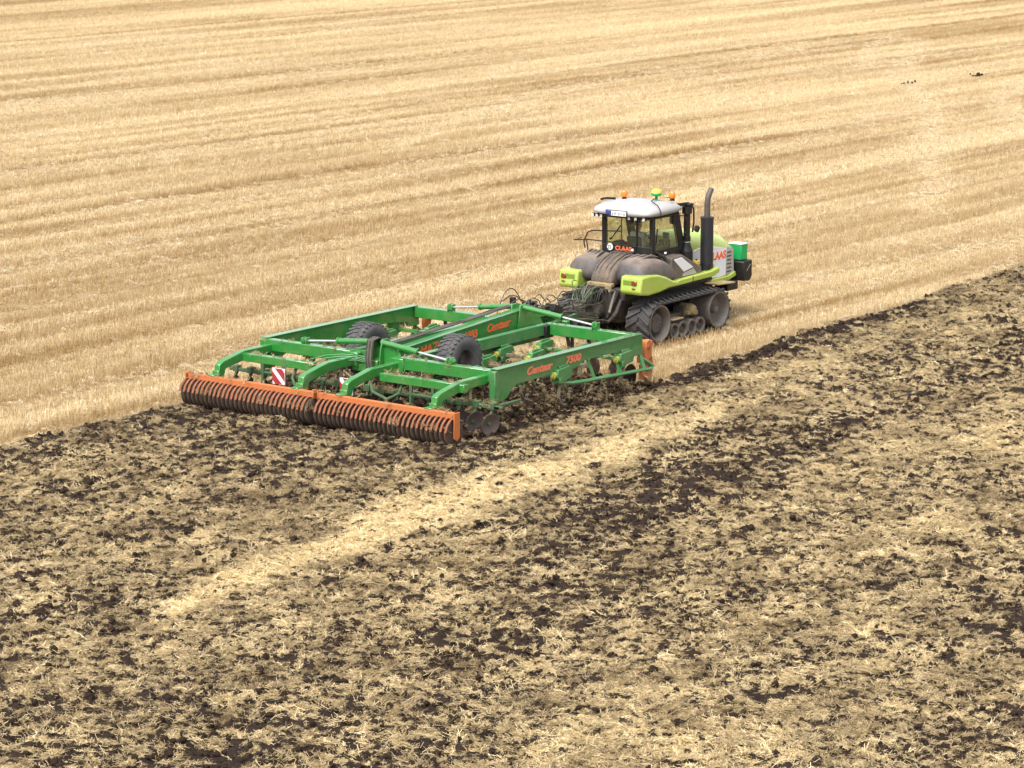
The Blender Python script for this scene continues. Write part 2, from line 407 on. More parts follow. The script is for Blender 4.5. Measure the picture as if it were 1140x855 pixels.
def scatter(name, pts, rotz, scale, tint, protos, tilt=None):
    me = bpy.data.meshes.new(name); me.vertices.add(len(pts)); me.vertices.foreach_set('co', np.asarray(pts, np.float32).ravel())
    N = len(pts)
    rv = np.zeros((N, 3), np.float32); rv[:, 2] = rotz
    if tilt is not None: rv[:, 0] = tilt[0]; rv[:, 1] = tilt[1]
    a = me.attributes.new('rotv', 'FLOAT_VECTOR', 'POINT'); a.data.foreach_set('vector', rv.ravel())
    sc = np.asarray(scale, np.float32)
    if sc.ndim == 1: sc = np.repeat(sc[:, None], 3, 1)
    a = me.attributes.new('scl', 'FLOAT_VECTOR', 'POINT'); a.data.foreach_set('vector', np.ascontiguousarray(sc).ravel())
    a = me.attributes.new('tint', 'FLOAT', 'POINT'); a.data.foreach_set('value', np.asarray(tint, np.float32))
    a = me.attributes.new('pick', 'INT', 'POINT'); a.data.foreach_set('value', _rng.integers(0, len(protos), N).astype(np.int32))
    me.update()
    o = bpy.data.objects.new(name, me); COL.objects.link(o)
    pc = bpy.data.collections.new(name + '_kinds')
    for p in protos: pc.objects.link(p)
    ng = bpy.data.node_groups.new(name, 'GeometryNodeTree')
    ng.interface.new_socket('Geometry', in_out='INPUT', socket_type='NodeSocketGeometry'); ng.interface.new_socket('Geometry', in_out='OUTPUT', socket_type='NodeSocketGeometry')
    n = ng.nodes; l = ng.links
    gi = n.new('NodeGroupInput'); go = n.new('NodeGroupOutput'); ip = n.new('GeometryNodeInstanceOnPoints')
    ci = n.new('GeometryNodeCollectionInfo'); ci.inputs[0].default_value = pc; ci.inputs['Separate Children'].default_value = True; ci.inputs['Reset Children'].default_value = True
    def attr(nm, t):
        x = n.new('GeometryNodeInputNamedAttribute'); x.data_type = t; x.inputs[0].default_value = nm; return x.outputs[0]
    l.new(gi.outputs[0], ip.inputs['Points']); l.new(ci.outputs[0], ip.inputs['Instance']); ip.inputs['Pick Instance'].default_value = True
    l.new(attr('pick', 'INT'), ip.inputs['Instance Index'])
    er = n.new('FunctionNodeEulerToRotation'); l.new(attr('rotv', 'FLOAT_VECTOR'), er.inputs[0]); l.new(er.outputs[0], ip.inputs['Rotation'])
    l.new(attr('scl', 'FLOAT_VECTOR'), ip.inputs['Scale']); l.new(ip.outputs[0], go.inputs[0])
    md = o.modifiers.new('scatter', 'NODES'); md.node_group = ng
    o['kind'] = 'stuff'
    return o

# --- straw on the worked soil
def blob(x, y, cx, cy, rx, ry): return np.exp(-(((x - cx) / rx) ** 2 + ((y - cy) / ry) ** 2))
_wx = np.array([-14, -11.5, -8, -4.3, -1.8, 2, 5.4, 9]); _wy = np.array([-8.3, -7.7, -7.3, -6.9, -6.95, -6.5, -6.1, -6.2])
_ww = np.array([.22, .42, .62, .85, 1.0, .75, .5, .3])
def straw_density(x, y):
    d = .50 + (fbm(x * .28 + 3, y * .8, 3) - .5) * .60
    wl_ = np.interp(x, _wx, _wy); ww = np.interp(x, _wx, _ww)
    wr = np.exp(-np.abs((y - wl_ + (fbm(x * .8, y * .8, 2) - .5) * .9) / ww) ** 3) * sstep(-15, -12.5, x) * (1 - .45 * sstep(.5, 4, x)) * (1 - sstep(6, 11, x))
    d = d + wr * 1.0
    d += .30 * blob(x, y, -6.5, .9, 5, .7) + .08 * blob(x, y, -2, -16.5, 9, 3.5) + .25 * blob(x, y, 6.5, -12.2, 5, 1.0) + .3 * blob(x, y, 5, -10.8, 4, .8) + .32 * blob(x, y, -10.5, -20, 3, 1.2) + .3 * blob(x, y, -14, -17.5, 3, 1.5)
    d += .28 * blob(x, y, 12, -4.8, 5, .6) + .25 * blob(x, y, 4, -4.9, 3, .5) + .22 * blob(x, y, 22, -4.5, 7, 1)
    d -= .35 * blob(x, y, .3, -9.6, 3.5, 1.1) + .25 * blob(x, y, 5, -9, 3, .7) + .25 * blob(x, y, -5, -10.5, 4, .8) + .18 * blob(x, y, 14, -8.5, 9, 1.8)
    d -= .35 * blob(x, y, 0, 0, 3, 4.5) * (x < 1.5)
    s = soil_dist(x, y)
    d -= .75 * np.exp(-((s - .42) / .36) ** 2) * (x > 7.6) * (x < 22)            # fresh dark furrow at the edge
    d -= .30 * np.exp(-((s - .3) / .5) ** 2) * (x <= 0)
    d -= .55 * ((x > 1.2) & (x < 7.6) & (np.abs(y) < 3.8))
    return d
def cand(x0, x1, y0, y1, dens):
    n = int((x1 - x0) * (y1 - y0) * dens); x = _rng.uniform(x0, x1, n); y = _rng.uniform(y0, y1, n)
    k = in_view(x, y, 1.03, 1.0); return x[k], y[k]
x, y = cand(-24, 42, -28, 4.6, 175)
sd = soil_dist(x, y); d = straw_density(x, y)
mask = sstep(-.20, .20, d - (fbm(x * 7.6 + 80, y * 9.0, 3, .8) - .5) * 2.6 - .46 + (fbm(x * 2.1, y * 2.6 + 9, 2) - .5) * .35)
keep = (_rng.random(len(x)) < np.clip(mask * (.35 + d * .75), .05, 1)) & (sd > -.1)
x, y, d = x[keep], y[keep], d[keep]
z = soil_z(x, y) + .004
N = len(x)
pr = [straw_clump(i) for i in range(10)]
o = scatter('loose_straw', np.stack([x, y, z], 1), _rng.random(N) * 6.283, _rng.uniform(.6, 1.25, N),
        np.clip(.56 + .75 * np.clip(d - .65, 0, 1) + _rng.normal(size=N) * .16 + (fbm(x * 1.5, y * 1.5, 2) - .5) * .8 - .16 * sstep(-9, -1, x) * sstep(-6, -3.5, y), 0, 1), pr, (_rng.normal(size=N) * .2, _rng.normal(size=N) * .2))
tag(o, 'loose pale straw strewn over the worked dark soil', 'straw')
print('straw tufts', N)

# --- clods
x, y = cand(-24, 42, -28, 4.6, 130)
d = straw_density(x, y); keep = (soil_dist(x, y) > .05) & (_rng.random(len(x)) < np.clip(1.15 - d, .15, 1))
x, y = x[keep], y[keep]
_hx = np.concatenate([_rng.normal(81.4, .30, 9), _rng.normal(76.2, .6, 8), _rng.normal(74.0, .15, 2)]); _hy = np.concatenate([_rng.normal(27.8, .15, 9), _rng.normal(28.5, .10, 8), _rng.normal(28.9, .1, 2)])
nh = len(_hx); x = np.concatenate([x, _hx]); y = np.concatenate([y, _hy]); N = len(x)
s = .009 + .055 * _rng.random(N) ** 5; z = soil_z(x, y) + s * .35; s[-nh:] = _rng.uniform(.03, .08, nh); z[-nh:] = _rng.uniform(-.02, .10, nh)
o = scatter('soil_clods', np.stack([x, y, z], 1), _rng.random(N) * 6.283, s[:, None] * _rng.uniform(.7, 1.3, (N, 3)), _rng.random(N), [clod(i) for i in range(6)])
tag(o, 'dark crumbly soil clods turned up among the straw', 'soil')

# --- standing stubble
LINES = [(5.6, .3, .5), (8.3, .35, .5), (10.4, .22, .35), (12.9, .25, .4), (16.1, .45, .8), (20.4, .22, .9), (23.6, .3, .4), (28.0, .28, .6), (31.2, .2, .4), (34.7, .3, .9),
         (38.2, .3, .6), (41.0, .5, .6), (42.6, .3, .5), (44.9, .3, .9), (50.2, .4, .5), (56, .4, .8), (63, .5, .5), (71, .6, .7), (80, .7, .6), (92, .8, .6)]
PALE = [(6.9, .5), (9.2, .4), (14.6, .5), (18.4, .35), (22.0, .5), (25.6, .6), (30.0, .4), (33.2, .35), (36.6, .6), (46.3, .5), (48.7, .6), (54, .8), (59.5, .8), (66, 1.0), (75, 1.2), (86, 1.3)]
TRACKS = [([(82.5, 34.4), (94.8, 41.0), (99.8, 42.5), (98, 40), (90.7, 36.7), (77.2, 29.5), (67.1, 22.1), (54.8, 15.6), (45.1, 10.0), (37.7, 6.2)], .75), ([(80, 24.5), (74.4, 22.3), (69.6, 20.0), (64.4, 16.6)], .9), ([(39.9, 30.6), (52.0, 36.0), (61.7, 39.3), (71.9, 40.4), (90, 43)], .7)]
def wob(x, y): return (fbm(x * .03, y * .15 + 3, 2) - .5) * 1.1 + (fbm(x * .25, y * .5 + 13, 2) - .5) * .10
def field_marks(x, y):
    yy = y + wob(x, y); dark = np.zeros_like(x); pale = np.zeros_like(x)
    for i, (c, w, s) in enumerate(LINES):
        s2 = s * sstep(.0, .35, vnoise(x * .04 + i * 7.7, x * 0 + i * 3.1))
        dark = np.maximum(dark, s2 * 1.15 * np.exp(-((yy - c) / max(w * .75, .22 + c * .004)) ** 2))
    for i, (c, w) in enumerate(PALE):
        s2 = sstep(.3, .6, vnoise(x * .05 + i * 5.7 + 40, x * 0 + i * 2.1))
        pale = np.maximum(pale, s2 * np.exp(-((yy - c) / w) ** 2))
    # wheel track ahead of the tractor, running out to the right
    ty = np.interp(x, [10, 15.4, 19.7, 34.2, 60], [3.6, 2.9, 2.2, .8, -.5])
    tr = np.exp(-((y - ty + (fbm(x * .7, y, 2) - .5) * .3) / .30) ** 2) * (x > 15.2)
    # faint turning loop of an earlier pass on the right
    for P, w_ in TRACKS:
        for (ax, ay), (bx, by) in zip(P, P[1:]):
            t = np.clip(((x - ax) * (bx - ax) + (y - ay) * (by - ay)) / ((bx - ax) ** 2 + (by - ay) ** 2), 0, 1)
            dd = np.hypot(x - ax - t * (bx - ax), y - ay - t * (by - ay)) * (1 + .5 * (fbm(x * .9, y * .9, 2) - .5))
            pale = np.maximum(pale, .85 * np.exp(-(dd / (w_ * .8)) ** 2))
    return dark, pale, tr
n = 0
xs = []; ys = []
gx = np.arange(-12, 148, .46); gy = np.arange(-8, 115, .235)
X, Y = np.meshgrid(gx, gy); X = X.ravel() + _rng.uniform(-.14, .14, X.size); Y = Y.ravel() + _rng.uniform(-.025, .025, Y.size)
k = in_view(X, Y, 1.03, 1.2) & (soil_dist(X, Y) < -.06); X = X[k]; Y = Y[k]
dark, pale, tr = field_marks(X, Y)
yw = Y + wob(X, Y) * .8; low = fbm(X * .022 + 5, yw * .75, 3); mid = fbm(X * .045, yw * 2.9 + 9, 2); pat = fbm(X * .35 + 20, Y * .5, 3); big = fbm(X * .03 + 2, Y * .07, 2)
tint = .62 + (low - .5) * 1.25 + (mid - .5) * 1.15 + (big - .5) * .5 + (pat - .5) * .25 + np.clip((np.hypot(X - CX, Y - CY) - 90) / 500, 0, .15) + pale * .4 - dark * .55 + tr * .15 + _rng.normal(size=len(X)) * .05  # camera-distance term pales the far stubble, haze painted into the tint
hgt = 1.0 + (low - .5) * .5 - (mid - .5) * 1.1 - dark * .72 - pale * .45 - tr * .75 + _rng.normal(size=len(X)) * .08
# crushed flat under the tractor's belts
belt = ((np.abs(Y - .88 - 1.07) < .42) | (np.abs(Y - .88 + 1.07) < .42)) & (X > 7) & (X < 15.6)
hgt = np.where(belt, .12, hgt)
hgt = np.clip(hgt, .1, 1.5); keep = (_rng.random(len(X)) > np.clip(dark * .55 + tr * .6, 0, .85))
X, Y, tint, hgt = X[keep], Y[keep], tint[keep], hgt[keep]; N = len(X)
flip = np.where(_rng.random(N) < .5, 0, math.pi) + _rng.normal(size=N) * .07
scl = np.stack([np.ones(N) * 1.02, np.ones(N), hgt], 1)
o = scatter('stubble', np.stack([X, Y, field_z(X, Y)], 1), flip, scl, np.clip(tint, 0, 1), [stubble_clump(i) for i in range(12)], (_rng.normal(size=N) * .05, _rng.normal(size=N) * .05))
tag(o, 'short golden cereal stubble standing in rows across the unworked field', 'stubble')
print('stubble tufts', N)
# loose chaff and straw lying on the stubble in swaths, and spilled along the worked edge
x, y = cand(-12, 100, -8, 85, 16)
dk, pl, trr = field_marks(x, y); sdd = soil_dist(x, y)
k = (sdd < -.03) & (_rng.random(len(x)) < np.clip(.05 + pl * .6 + trr * .5 + .7 * sstep(.5, .7, fbm(x * .12, y * 1.0 + 31, 3)), 0, 1))
x, y = x[k], y[k]; N = len(x)
o = scatter('chaff', np.stack([x, y, field_z(x, y) + .03], 1), _rng.random(N) * 6.283, np.stack([_rng.uniform(.8, 1.25, N)] * 2 + [_rng.uniform(.9, 1.8, N)], 1), np.clip(.78 + _rng.normal(size=N) * .12, 0, 1), [straw_clump_pale(i) for i in range(6)])
tag(o, 'pale threshed straw lying in swaths on the standing stubble', 'straw')
#MACHINES#
# ================================================================== cultivator (root at the middle of the rear roller, x forward)
cul = thing('cultivator', 'wide green trailed cultivator with orange rear roller, pulled behind the crawler tractor', 'cultivator', (0, 0, 0))
def part(mb, name, mat, parent=cul, bevel=.012, **k): return mb.build(name, M[mat], parent, bevel, **k)
# centre backbone carrying the lettering
mb = MB(); mb.prism([(1.9, .95), (1.9, 1.12), (2.4, 1.24), (3.45, 1.31), (5.7, 1.44), (7.5, 1.55), (7.8, 1.46), (8.0, 1.05), (7.4, 1.06), (5.7, 1.04), (3.2, .90)], 'Y', -.09, .09)
back = part(mb, 'backbone', 'green')
part(MB().beam((2.0, 0, 1.125), (2.42, 0, 1.25), .26, .02).beam((2.4, 0, 1.25), (5.7, 0, 1.455), .26, .02).beam((5.7, 0, 1.455), (7.55, 0, 1.565), .26, .02), 'flange', 'greendusty', back, 0)
a7 = (rad(90), -math.atan2(.12, 2.2), 0)
text('AMAZONE', 'lettering', M['text'], back, (3.22, -.096, 1.00), a7, .30, 1.0, .12, .006)
text('1883', 'lettering', M['text'], back, (5.02, -.096, 1.13), a7, .25, 1.0, .12, .009)
text('Centaur', 'lettering', M['text'], back, (5.86, -.096, 1.19), a7, .26, 1.03, .3, .008)
part(MB().box((4.80, -.10, 1.20), (.06, .02, .36)), 'weld_plate', 'green', back, .004)
# central carrying frame between the wings
part(MB().beam((1.9, -.55, 1.0), (7.5, -.55, 1.0), .16, .24), 'centre_beam', 'greendusty'); part(MB().beam((1.9, .55, 1.0), (7.5, .55, 1.0), .16, .24), 'centre_beam', 'green')
for x_ in (2.0, 4.6, 7.45): part(MB().box((x_, 0, .92), (.16, 1.3, .16)), 'centre_crossbar', 'green')
part(MB().prism([(1.9, .9), (2.5, .9), (2.35, 1.5), (2.2, 1.6), (2.02, 1.6), (1.95, 1.4)], 'Y', -.16, -.12).prism([(1.9, .9), (2.5, .9), (2.35, 1.5), (2.2, 1.6), (2.02, 1.6), (1.95, 1.4)], 'Y', .12, .16).box((2.15, 0, 1.15), (.1, .25, .5)), 'rear_tower', 'green')
part(MB().prism([(7.0, 1.0), (8.1, 1.0), (7.7, 1.55), (7.3, 1.68), (7.1, 1.66)], 'Y', -.14, -.10).prism([(7.0, 1.0), (8.1, 1.0), (7.7, 1.55), (7.3, 1.68), (7.1, 1.66)], 'Y', .10, .14), 'front_tower', 'green')
part(MB().prism([(-.62, .92), (-.62, 1.30), (-.45, 1.46), (-.08, 1.46), (-.08, .92)], 'X', 2.06, 2.10), 'tower_plate', 'green')
part(MB().prism([(.14, .80), (.14, 1.36), (.35, 1.30), (.60, 1.28), (.85, 1.30), (.98, 1.22), (.92, .95), (.60, .80)], 'X', 2.06, 2.10), 'tower_plate', 'greendusty')
part(MB().tube([(2.04, .30, 1.28), (2.02, .22, .98)], .012, 6), 'hose', 'greendusty', bevel=0); part(MB().tube([(2.04, .50, 1.28), (2.02, .44, .96)], .012, 6), 'hose', 'greendusty', bevel=0)
# folding cylinders
def ram(a, b, frac, r=.05, mat='green', parent=cul):
    a = Vector(a); b = Vector(b); m = a.lerp(b, frac)
    c = part(MB().tube([a, m], r, 14).tube([m - (m - a).normalized() * .05, m], r * 1.25, 14), 'cylinder', mat, parent, 0)
    part(MB().tube([m, b], r * .42, 10), 'piston_rod', 'chrome', c, 0)
    part(MB().tube([b + Vector((-.06, 0, 0)), b + Vector((.06, 0, 0))], .06, 10), 'clevis', 'green', c, 0)
for s in (1, -1):
    ram((2.06, s * .10, 1.52), (2.0, s * 2.1, 1.33), .52, .062)
    ram((7.24, s * .10, 1.60), (7.35, s * 2.1, 1.36), .55, .062)
# wings
for s in (1, -1):
    gm = 'green' if s > 0 else 'greendusty'
    w = part(MB().prism([(1.92, .62), (1.92, 1.25), (2.12, 1.28), (7.42, 1.28), (7.52, 1.22), (7.52, .80), (7.15, .80), (7.05, .93), (6.3, 1.0), (5.25, 1.0), (4.9, .88), (2.75, .86), (2.55, .78), (2.35, .60), (2.1, .55)], 'Y', s * 3.20, s * 3.30), 'side_beam', gm, bevel=.01)
    part(MB().box((4.7, s * 3.25, 1.287), (5.45, .20, .02)), 'flange', gm, w, .004)
    part(MB().box((1.98, s * 3.25, .92), (.16, .16, .66)), 'corner_post', gm, w)
    b = part(MB().box((2.0, s * 1.93, 1.14), (.20, 2.5, .26)), 'rear_crossbeam', 'green')
    part(MB().box((2.0, s * 2.1, 1.33), (.16, .04, .16)).box((2.0, s * 2.0, 1.33), (.16, .04, .16)), 'bracket', 'green', b)
    b = part(MB().box((7.40, s * 1.93, 1.145), (.20, 2.5, .26)), 'front_crossbeam', 'green')
    part(MB().box((7.36, s * 2.15, 1.35), (.16, .04, .18)).box((7.36, s * 2.05, 1.35), (.16, .04, .18)), 'bracket', 'green', b)
    part(MB().beam((2.1, s * .78, 1.14), (7.3, s * .70, 1.14), .16, .26), 'inner_beam', 'greendusty')
    part(MB().beam((7.3, s * .55, 1.1), (7.3, s * .85, 1.1), .3, .3), 'hinge', 'black')
    part(MB().beam((2.0, s * .45, 1.1), (2.0, s * .85, 1.1), .26, .3), 'hinge', 'green')
    # lower guard rail along the outside
    part(MB().tube([(4.1, s * 3.28, .68), (4.6, s * 3.40, .60), (5.1, s * 3.42, .57), (7.7, s * 3.42, .46), (7.95, s * 3.3, .46), (7.5, s * 3.25, .72)], .045, 8)
         .beam((5.5, s * 3.40, .56), (5.4, s * 3.25, 1.0), .10, .06).beam((6.5, s * 3.40, .52), (6.45, s * 3.25, 1.0), .12, .06).beam((7.45, s * 3.38, .5), (7.45, s * 3.25, .85), .1, .05), 'guard_rail', gm, bevel=0)
    # tine carrier beams
    for x_ in (3.1, 4.35, 5.6, 6.75):
        part(MB().box((x_, s * 2.0, .80), (.085, 2.42, .085)), 'tine_beam', 'tinesteel' if x_ in (4.35, 5.6) else gm)
    # roller suspension: parallel arms and rear cross bar
    part(MB().box((1.0, s * 2.1, 1.02), (.16, 2.3, .18)), 'arm_crossbar', 'green')
    for y_ in (3.05, .62):
        prof = [(1.95, .98), (1.95, 1.16), (1.0, 1.16), (.30, 1.02), (.16, .95), (.12, .62), (.28, .60), (.36, .84), (1.0, .95)]
        part(MB().prism(prof, 'Y', s * y_ - .08, s * y_ + .08), 'roller_arm', 'green')
    part(MB().box((.95, s * 1.8, .75), (.07, .07, .45)).box((.95, s * 2.4, .75), (.07, .07, .45)).box((.95, s * 2.1, .74), (.05, .7, .05)), 'hanger', 'greendirty')
    part(MB().tube([(.9, s * .7, .9), (.75, s * .9, .72), (.75, s * 1.3, .6), (.9, s * 1.5, .72), (1.05, s * 1.5, .95)], .035, 8), 'bracket', 'greendirty', bevel=0)
# lettering on the right wing beam
text('Centaur', 'lettering', M['textfaded'], cul, (3.05, -3.308, 1.00), (rad(90), rad(-.5), 0), .235, 1.18, .3, .010)
text('7500', 'lettering', M['textfaded'], cul, (4.50, -3.308, 1.03), (rad(90), rad(-.5), 0), .225, 1.25, .25, .010)
# orange roller beam, rings, scrapers
rmesh = MB().lathe([(.085, -.045), (.20, -.05), (.27, -.035), (.298, -.014), (.298, .014), (.27, .035), (.20, .05), (.085, .045), (.085, -.045)], (0, 0, 0), 'Y', 28).mesh('packer_ring', M['ring'])
sp = MB(); pts = [(-.06, .62), (-.16, .60), (-.27, .50), (-.335, .36), (-.335, .27)]
for i in range(4):
    a, b = pts[i], pts[i + 1]; sp.beam((a[0], 0, a[1]), (b[0], 0, b[1]), .050, .02)
smesh = sp.mesh('scraper', M['orangerust'])
for s in (1, -1):
    roll = part(MB().tube([(0, s * .05, .30), (0, s * 3.72, .30)], .09, 12), 'roller', 'ring', bevel=0)
    bar = part(MB().box((-.02, s * 1.88, .665), (.11, 3.66, .13)), 'scraper_beam', 'orange')
    part(MB().prism([(-.12, .74), (.10, .74), (.10, .2), (.0, .12), (-.12, .2), (-.10, .55)], 'Y', s * 3.755, s * 3.785), 'end_plate', 'orange', bar)
    part(MB().box((-.02, s * .06, .68), (.16, .02, .2)), 'end_plate', 'orange', bar)
    for k_ in range(29):
        y_ = s * (.13 + k_ * .1265)
        link('packer_ring', rmesh, roll, loc=(0, y_, .30)); 
        link('scraper', smesh, bar, loc=(random.uniform(-.006, .006), y_ + s * .055, random.uniform(-.008, .008)))
    for y_ in (.62, 3.05): part(MB().box((.02, s * y_, .74), (.18, .2, .04)).box((.12, s * y_, .68), (.05, .2, .3)), 'clamp', 'green', bar)
# end disc of the roller
for s in (1, -1):
    part(MB().lathe([(.03, 0), (.305, 0), (.305, .02), (.10, .03), (.03, .03)], (0, s * 3.70, .30), 'Y', 30), 'end_disc', 'ring', bevel=0)
# levelling discs behind the tines
dm = MB().lathe([(.02, .05), (.09, .045), (.19, .018), (.235, 0), (.24, -.004), (.235, -.008), (.19, .008), (.09, .035), (.02, .04)], (0, 0, 0), 'Y', 26).mesh('levelling_disc', M['disc'])
for s in (1, -1):
    lb = part(MB().box((1.45, s * 1.95, .60), (.10, 3.75, .08)), 'disc_beam', 'greendirty')
    for k_ in range(9):
        y_ = s * (.22 + k_ * .425)
        part(MB().beam((1.45, y_, .56), (1.28, y_, .30), .05, .07).tube([(1.28, y_ - .05, .27), (1.28, y_ + .09, .27)], .045, 10).box((1.45, y_, .62), (.16, .14, .14)), 'disc_arm', 'greendirty', lb, .005)
        d_ = link('levelling_disc', dm, lb, loc=(1.28, y_ - .06, .26)); d_.rotation_euler = (rad(8), 0, rad(14 * s))
part(MB().box((1.9, -3.65, .60), (.9, .07, .07)).box((1.45, -3.72, .60), (.1, .3, .07)), 'outer_disc_carrier', 'greendirty')
# tines with spring overload units
def tine_meshes():
    t = MB(); P = [(.18, 0, .78), (.02, 0, .70), (-.12, 0, .52), (-.14, 0, .32), (-.02, 0, .12), (.16, 0, -.06)]
    for a, b in zip(P, P[1:]): t.beam(a, b, .07, .035)
    sh = MB().prism([(.02, .14), (.22, -.08), (.26, -.08), (.10, .16)], 'Y', -.06, .06)
    u = MB().prism([(-.28, .78), (-.24, .96), (.20, 1.0), (.30, .88), (.24, .72), (-.1, .68)], 'Y', -.075, .075).box((.02, 0, 1.0), (.3, .05, .06)).box((-.16, 0, .72), (.1, .19, .12))
    c = MB().tube([(-.36, 0, .84), (-.30, 0, .845)], .075, 12).tube([(-.40, 0, .835), (-.34, 0, .84)], .035, 8)
    sb = MB().tube([(-.30, 0, .85), (.26, 0, .93)], .062, 12)
    return (t.mesh('tine', M['tinesteel']), sh.mesh('share', M['disc']), u.mesh('tine_holder', M['greendusty']), c.mesh('spring_cap', M['springyellow']), sb.mesh('spring', M['springgreen']))
TM = tine_meshes()
def tine(x_, y_):
    h = link('tine_holder', TM[2], cul, bevel=.008, loc=(x_, y_, 0))
    link('tine', TM[0], h, bevel=.006); link('share', TM[1], h); link('spring_cap', TM[3], h); link('spring', TM[4], h)
rows = {3.1: (.95, 1.85, 2.75), 4.35: (1.25, 2.3, 3.33), 5.6: (.8, 1.7, 2.6), 6.75: (1.1, 2.2, 3.33)}
for x_, ys in rows.items():
    for y_ in ys:
        tine(x_, y_); tine(x_, -y_)
for x_ in (5.0, 6.3): tine(x_, 0.1)
# front straw discs / orange side deflectors
for s in (1, -1):
    d_ = part(MB().prism([(7.72, 1.05), (7.85, 1.10), (7.98, .98), (7.93, .80), (8.0, .55), (7.95, .2), (7.78, .12), (7.66, .3), (7.74, .55), (7.68, .8)], 'Y', s * 3.16, s * 3.27).box((7.92, s * 3.08, .98), (.24, .3, .12)).box((7.92, s * 3.06, .6), (.22, .26, .16)).box((7.9, s * 3.05, .30), (.06, .2, .34)), 'side_deflector', 'orange')
    part(MB().tube([(7.8, s * 3.30, .92), (7.8, s * 3.2, .92)], .05, 8).tube([(7.88, s * 3.30, .66), (7.88, s * 3.2, .66)], .04, 8), 'bolt', 'orangerust', d_, 0)
    part(MB().lathe([(.02, .03), (.2, .02), (.27, 0), (.2, -.02), (.02, -.03)], (7.45, s * 3.0, .28), 'Y', 24), 'cutting_disc', 'black', bevel=0)
    for y_ in (1.2, 1.8, 2.4): part(MB().lathe([(.02, .03), (.2, .02), (.27, 0), (.2, -.02), (.02, -.03)], (7.7, s * y_, .28), 'Y', 20).beam((7.5, s * y_, 1.0), (7.7, s * y_, .3), .05, .08), 'cutting_disc', 'ring', bevel=0)
# transport wheels, lifted
def big_tyre(x_, y_, z_):
    R_ = .58; hw = .25
    t = part(MB().lathe([(.27, -hw * .8), (.36, -hw * .98), (.48, -hw), (.555, -hw * .86), (.58, -hw * .6), (.585, 0), (.58, hw * .6), (.555, hw * .86), (.48, hw), (.36, hw * .98), (.27, hw * .8), (.27, -hw * .8)], (0, 0, 0), 'Y', 48), 'transport_wheel', 'tyre', bevel=0, loc=(x_, y_, z_), angle=50)
    g = MB().box((0, 0, 0), (.045, .155, .022), Matrix.Rotation(rad(28), 3, 'X')).mesh('tread_bar', M['tyre'])
    gm_ = []
    for si in (-1, 0, 1):
        b_ = MB(); rot = Matrix.Rotation(rad(0 if si == 0 else si * 24), 3, 'Z'); b_.box((0, 0, 0), (.05, .15, .034), rot); me_ = b_.mesh('tread_bar', M['tyre']); gm_.append(me_)
    for k_ in range(30):
        an = 2 * math.pi * k_ / 30
        for si in (-1, 0, 1):
            a2 = an + (math.pi / 30 if si == 0 else 0); o_ = link('tread_bar', gm_[si + 1], t, loc=((R_ + .010 - .006 * abs(si)) * math.sin(a2), si * .15, (R_ + .010 - .006 * abs(si)) * math.cos(a2)))
            o_.rotation_euler = (0, a2, 0)
    part(MB().lathe([(.275, -.2), (.25, -.16), (.24, -.05), (.07, -.02), (.06, -.08), (.0, -.08)], (0, 0, 0), 'Y', 32), 'rim', 'rimdeep', t, 0)
    return t
for s in (1, -1):
    big_tyre(3.25, s * 1.30, 1.06)
    part(MB().beam((4.3, s * .98, .95), (3.3, s * .98, 1.02), .1, .16).tube([(3.28, s * .9, 1.06), (3.25, s * 1.3, 1.06)], .05, 8), 'axle_arm', 'greendusty')
part(MB().box((4.4, 0, .95), (.14, 2.1, .14)), 'axle', 'greendusty')
# warning boards
def board(y_, x_=.86):
    z_ = .72
    b_ = part(MB().box((x_, y_, z_), (.02, .36, .36)), 'warning_board', 'signwhite', bevel=.003)
    h = .176
    for c_ in (-.27, .07):   # two diagonal red stripes, clipped to the board
        P = []
        lo, hi = c_, c_ + .20
        def clipseg(c0):
            # line z = -y + c0 (board coordinates), inside the square
            y0 = max(-h, c0 - h); y1 = min(h, c0 + h); return (y0, c0 - y0), (y1, c0 - y1)
        (a0, a1), (b0, b1) = clipseg(lo), clipseg(hi)
        poly = [a0, a1, b1, b0]
        poly = [(-p[0] + y_, p[1] + z_) for p in poly]
        part(MB().prism(poly, 'X', x_ - .014, x_ - .0105), 'red_stripe', 'signred', b_, 0)
board(1.86); board(-.08)
part(MB().prism([(1.99, .52), (2.06, .52), (2.06, .92), (1.99, .92)], 'X', .865, .875), 'warning_board_back', 'signred', bevel=0)
part(MB().tube([(.9, -.3, .72), (.9, -.25, .9), (.95, 0, 1.0)], .015, 6).tube([(.9, 1.7, .6), (.9, 1.7, 1.0)], .015, 6), 'board_bracket', 'steel', bevel=0)
# dried clumps of soil and straw resting on the frame are part of the machine's dirt
# hydraulic hoses: over the backbone, down the rear tower, and forward to the tractor
def sag(a, b, dz, n=10, wig=.0, ph=0):
    a = Vector(a); b = Vector(b); P = []
    for i in range(n + 1):
        t = i / n; p = a.lerp(b, t); p.z += dz * 4 * t * (1 - t); p.y += wig * math.sin(t * 17 + ph); p.z += wig * .5 * math.sin(t * 23 + ph * 2); P.append(p)
    return P
for k_, y_ in enumerate((.16, .20, .24, .28, .32)):
    part(MB().tube(sag((2.2, y_, 1.34), (7.3, y_, 1.62), -.02, 28, .012, k_ * 1.7), .016, 6), 'hose', 'hosegrey' if k_ % 2 else 'hose', bevel=0)
for k_, y_ in enumerate((-.05, -.01, .03, .07, .11)):
    part(MB().tube([(2.3, y_, 1.40), (2.05, y_ + .02, 1.62), (1.86, y_ + .03, 1.58), (1.80, y_ + .03, 1.2), (1.82, y_ + .02, .92), (1.9, y_, .8)], .019, 6), 'hose', 'hosegrey' if k_ % 2 else 'hose', bevel=0)
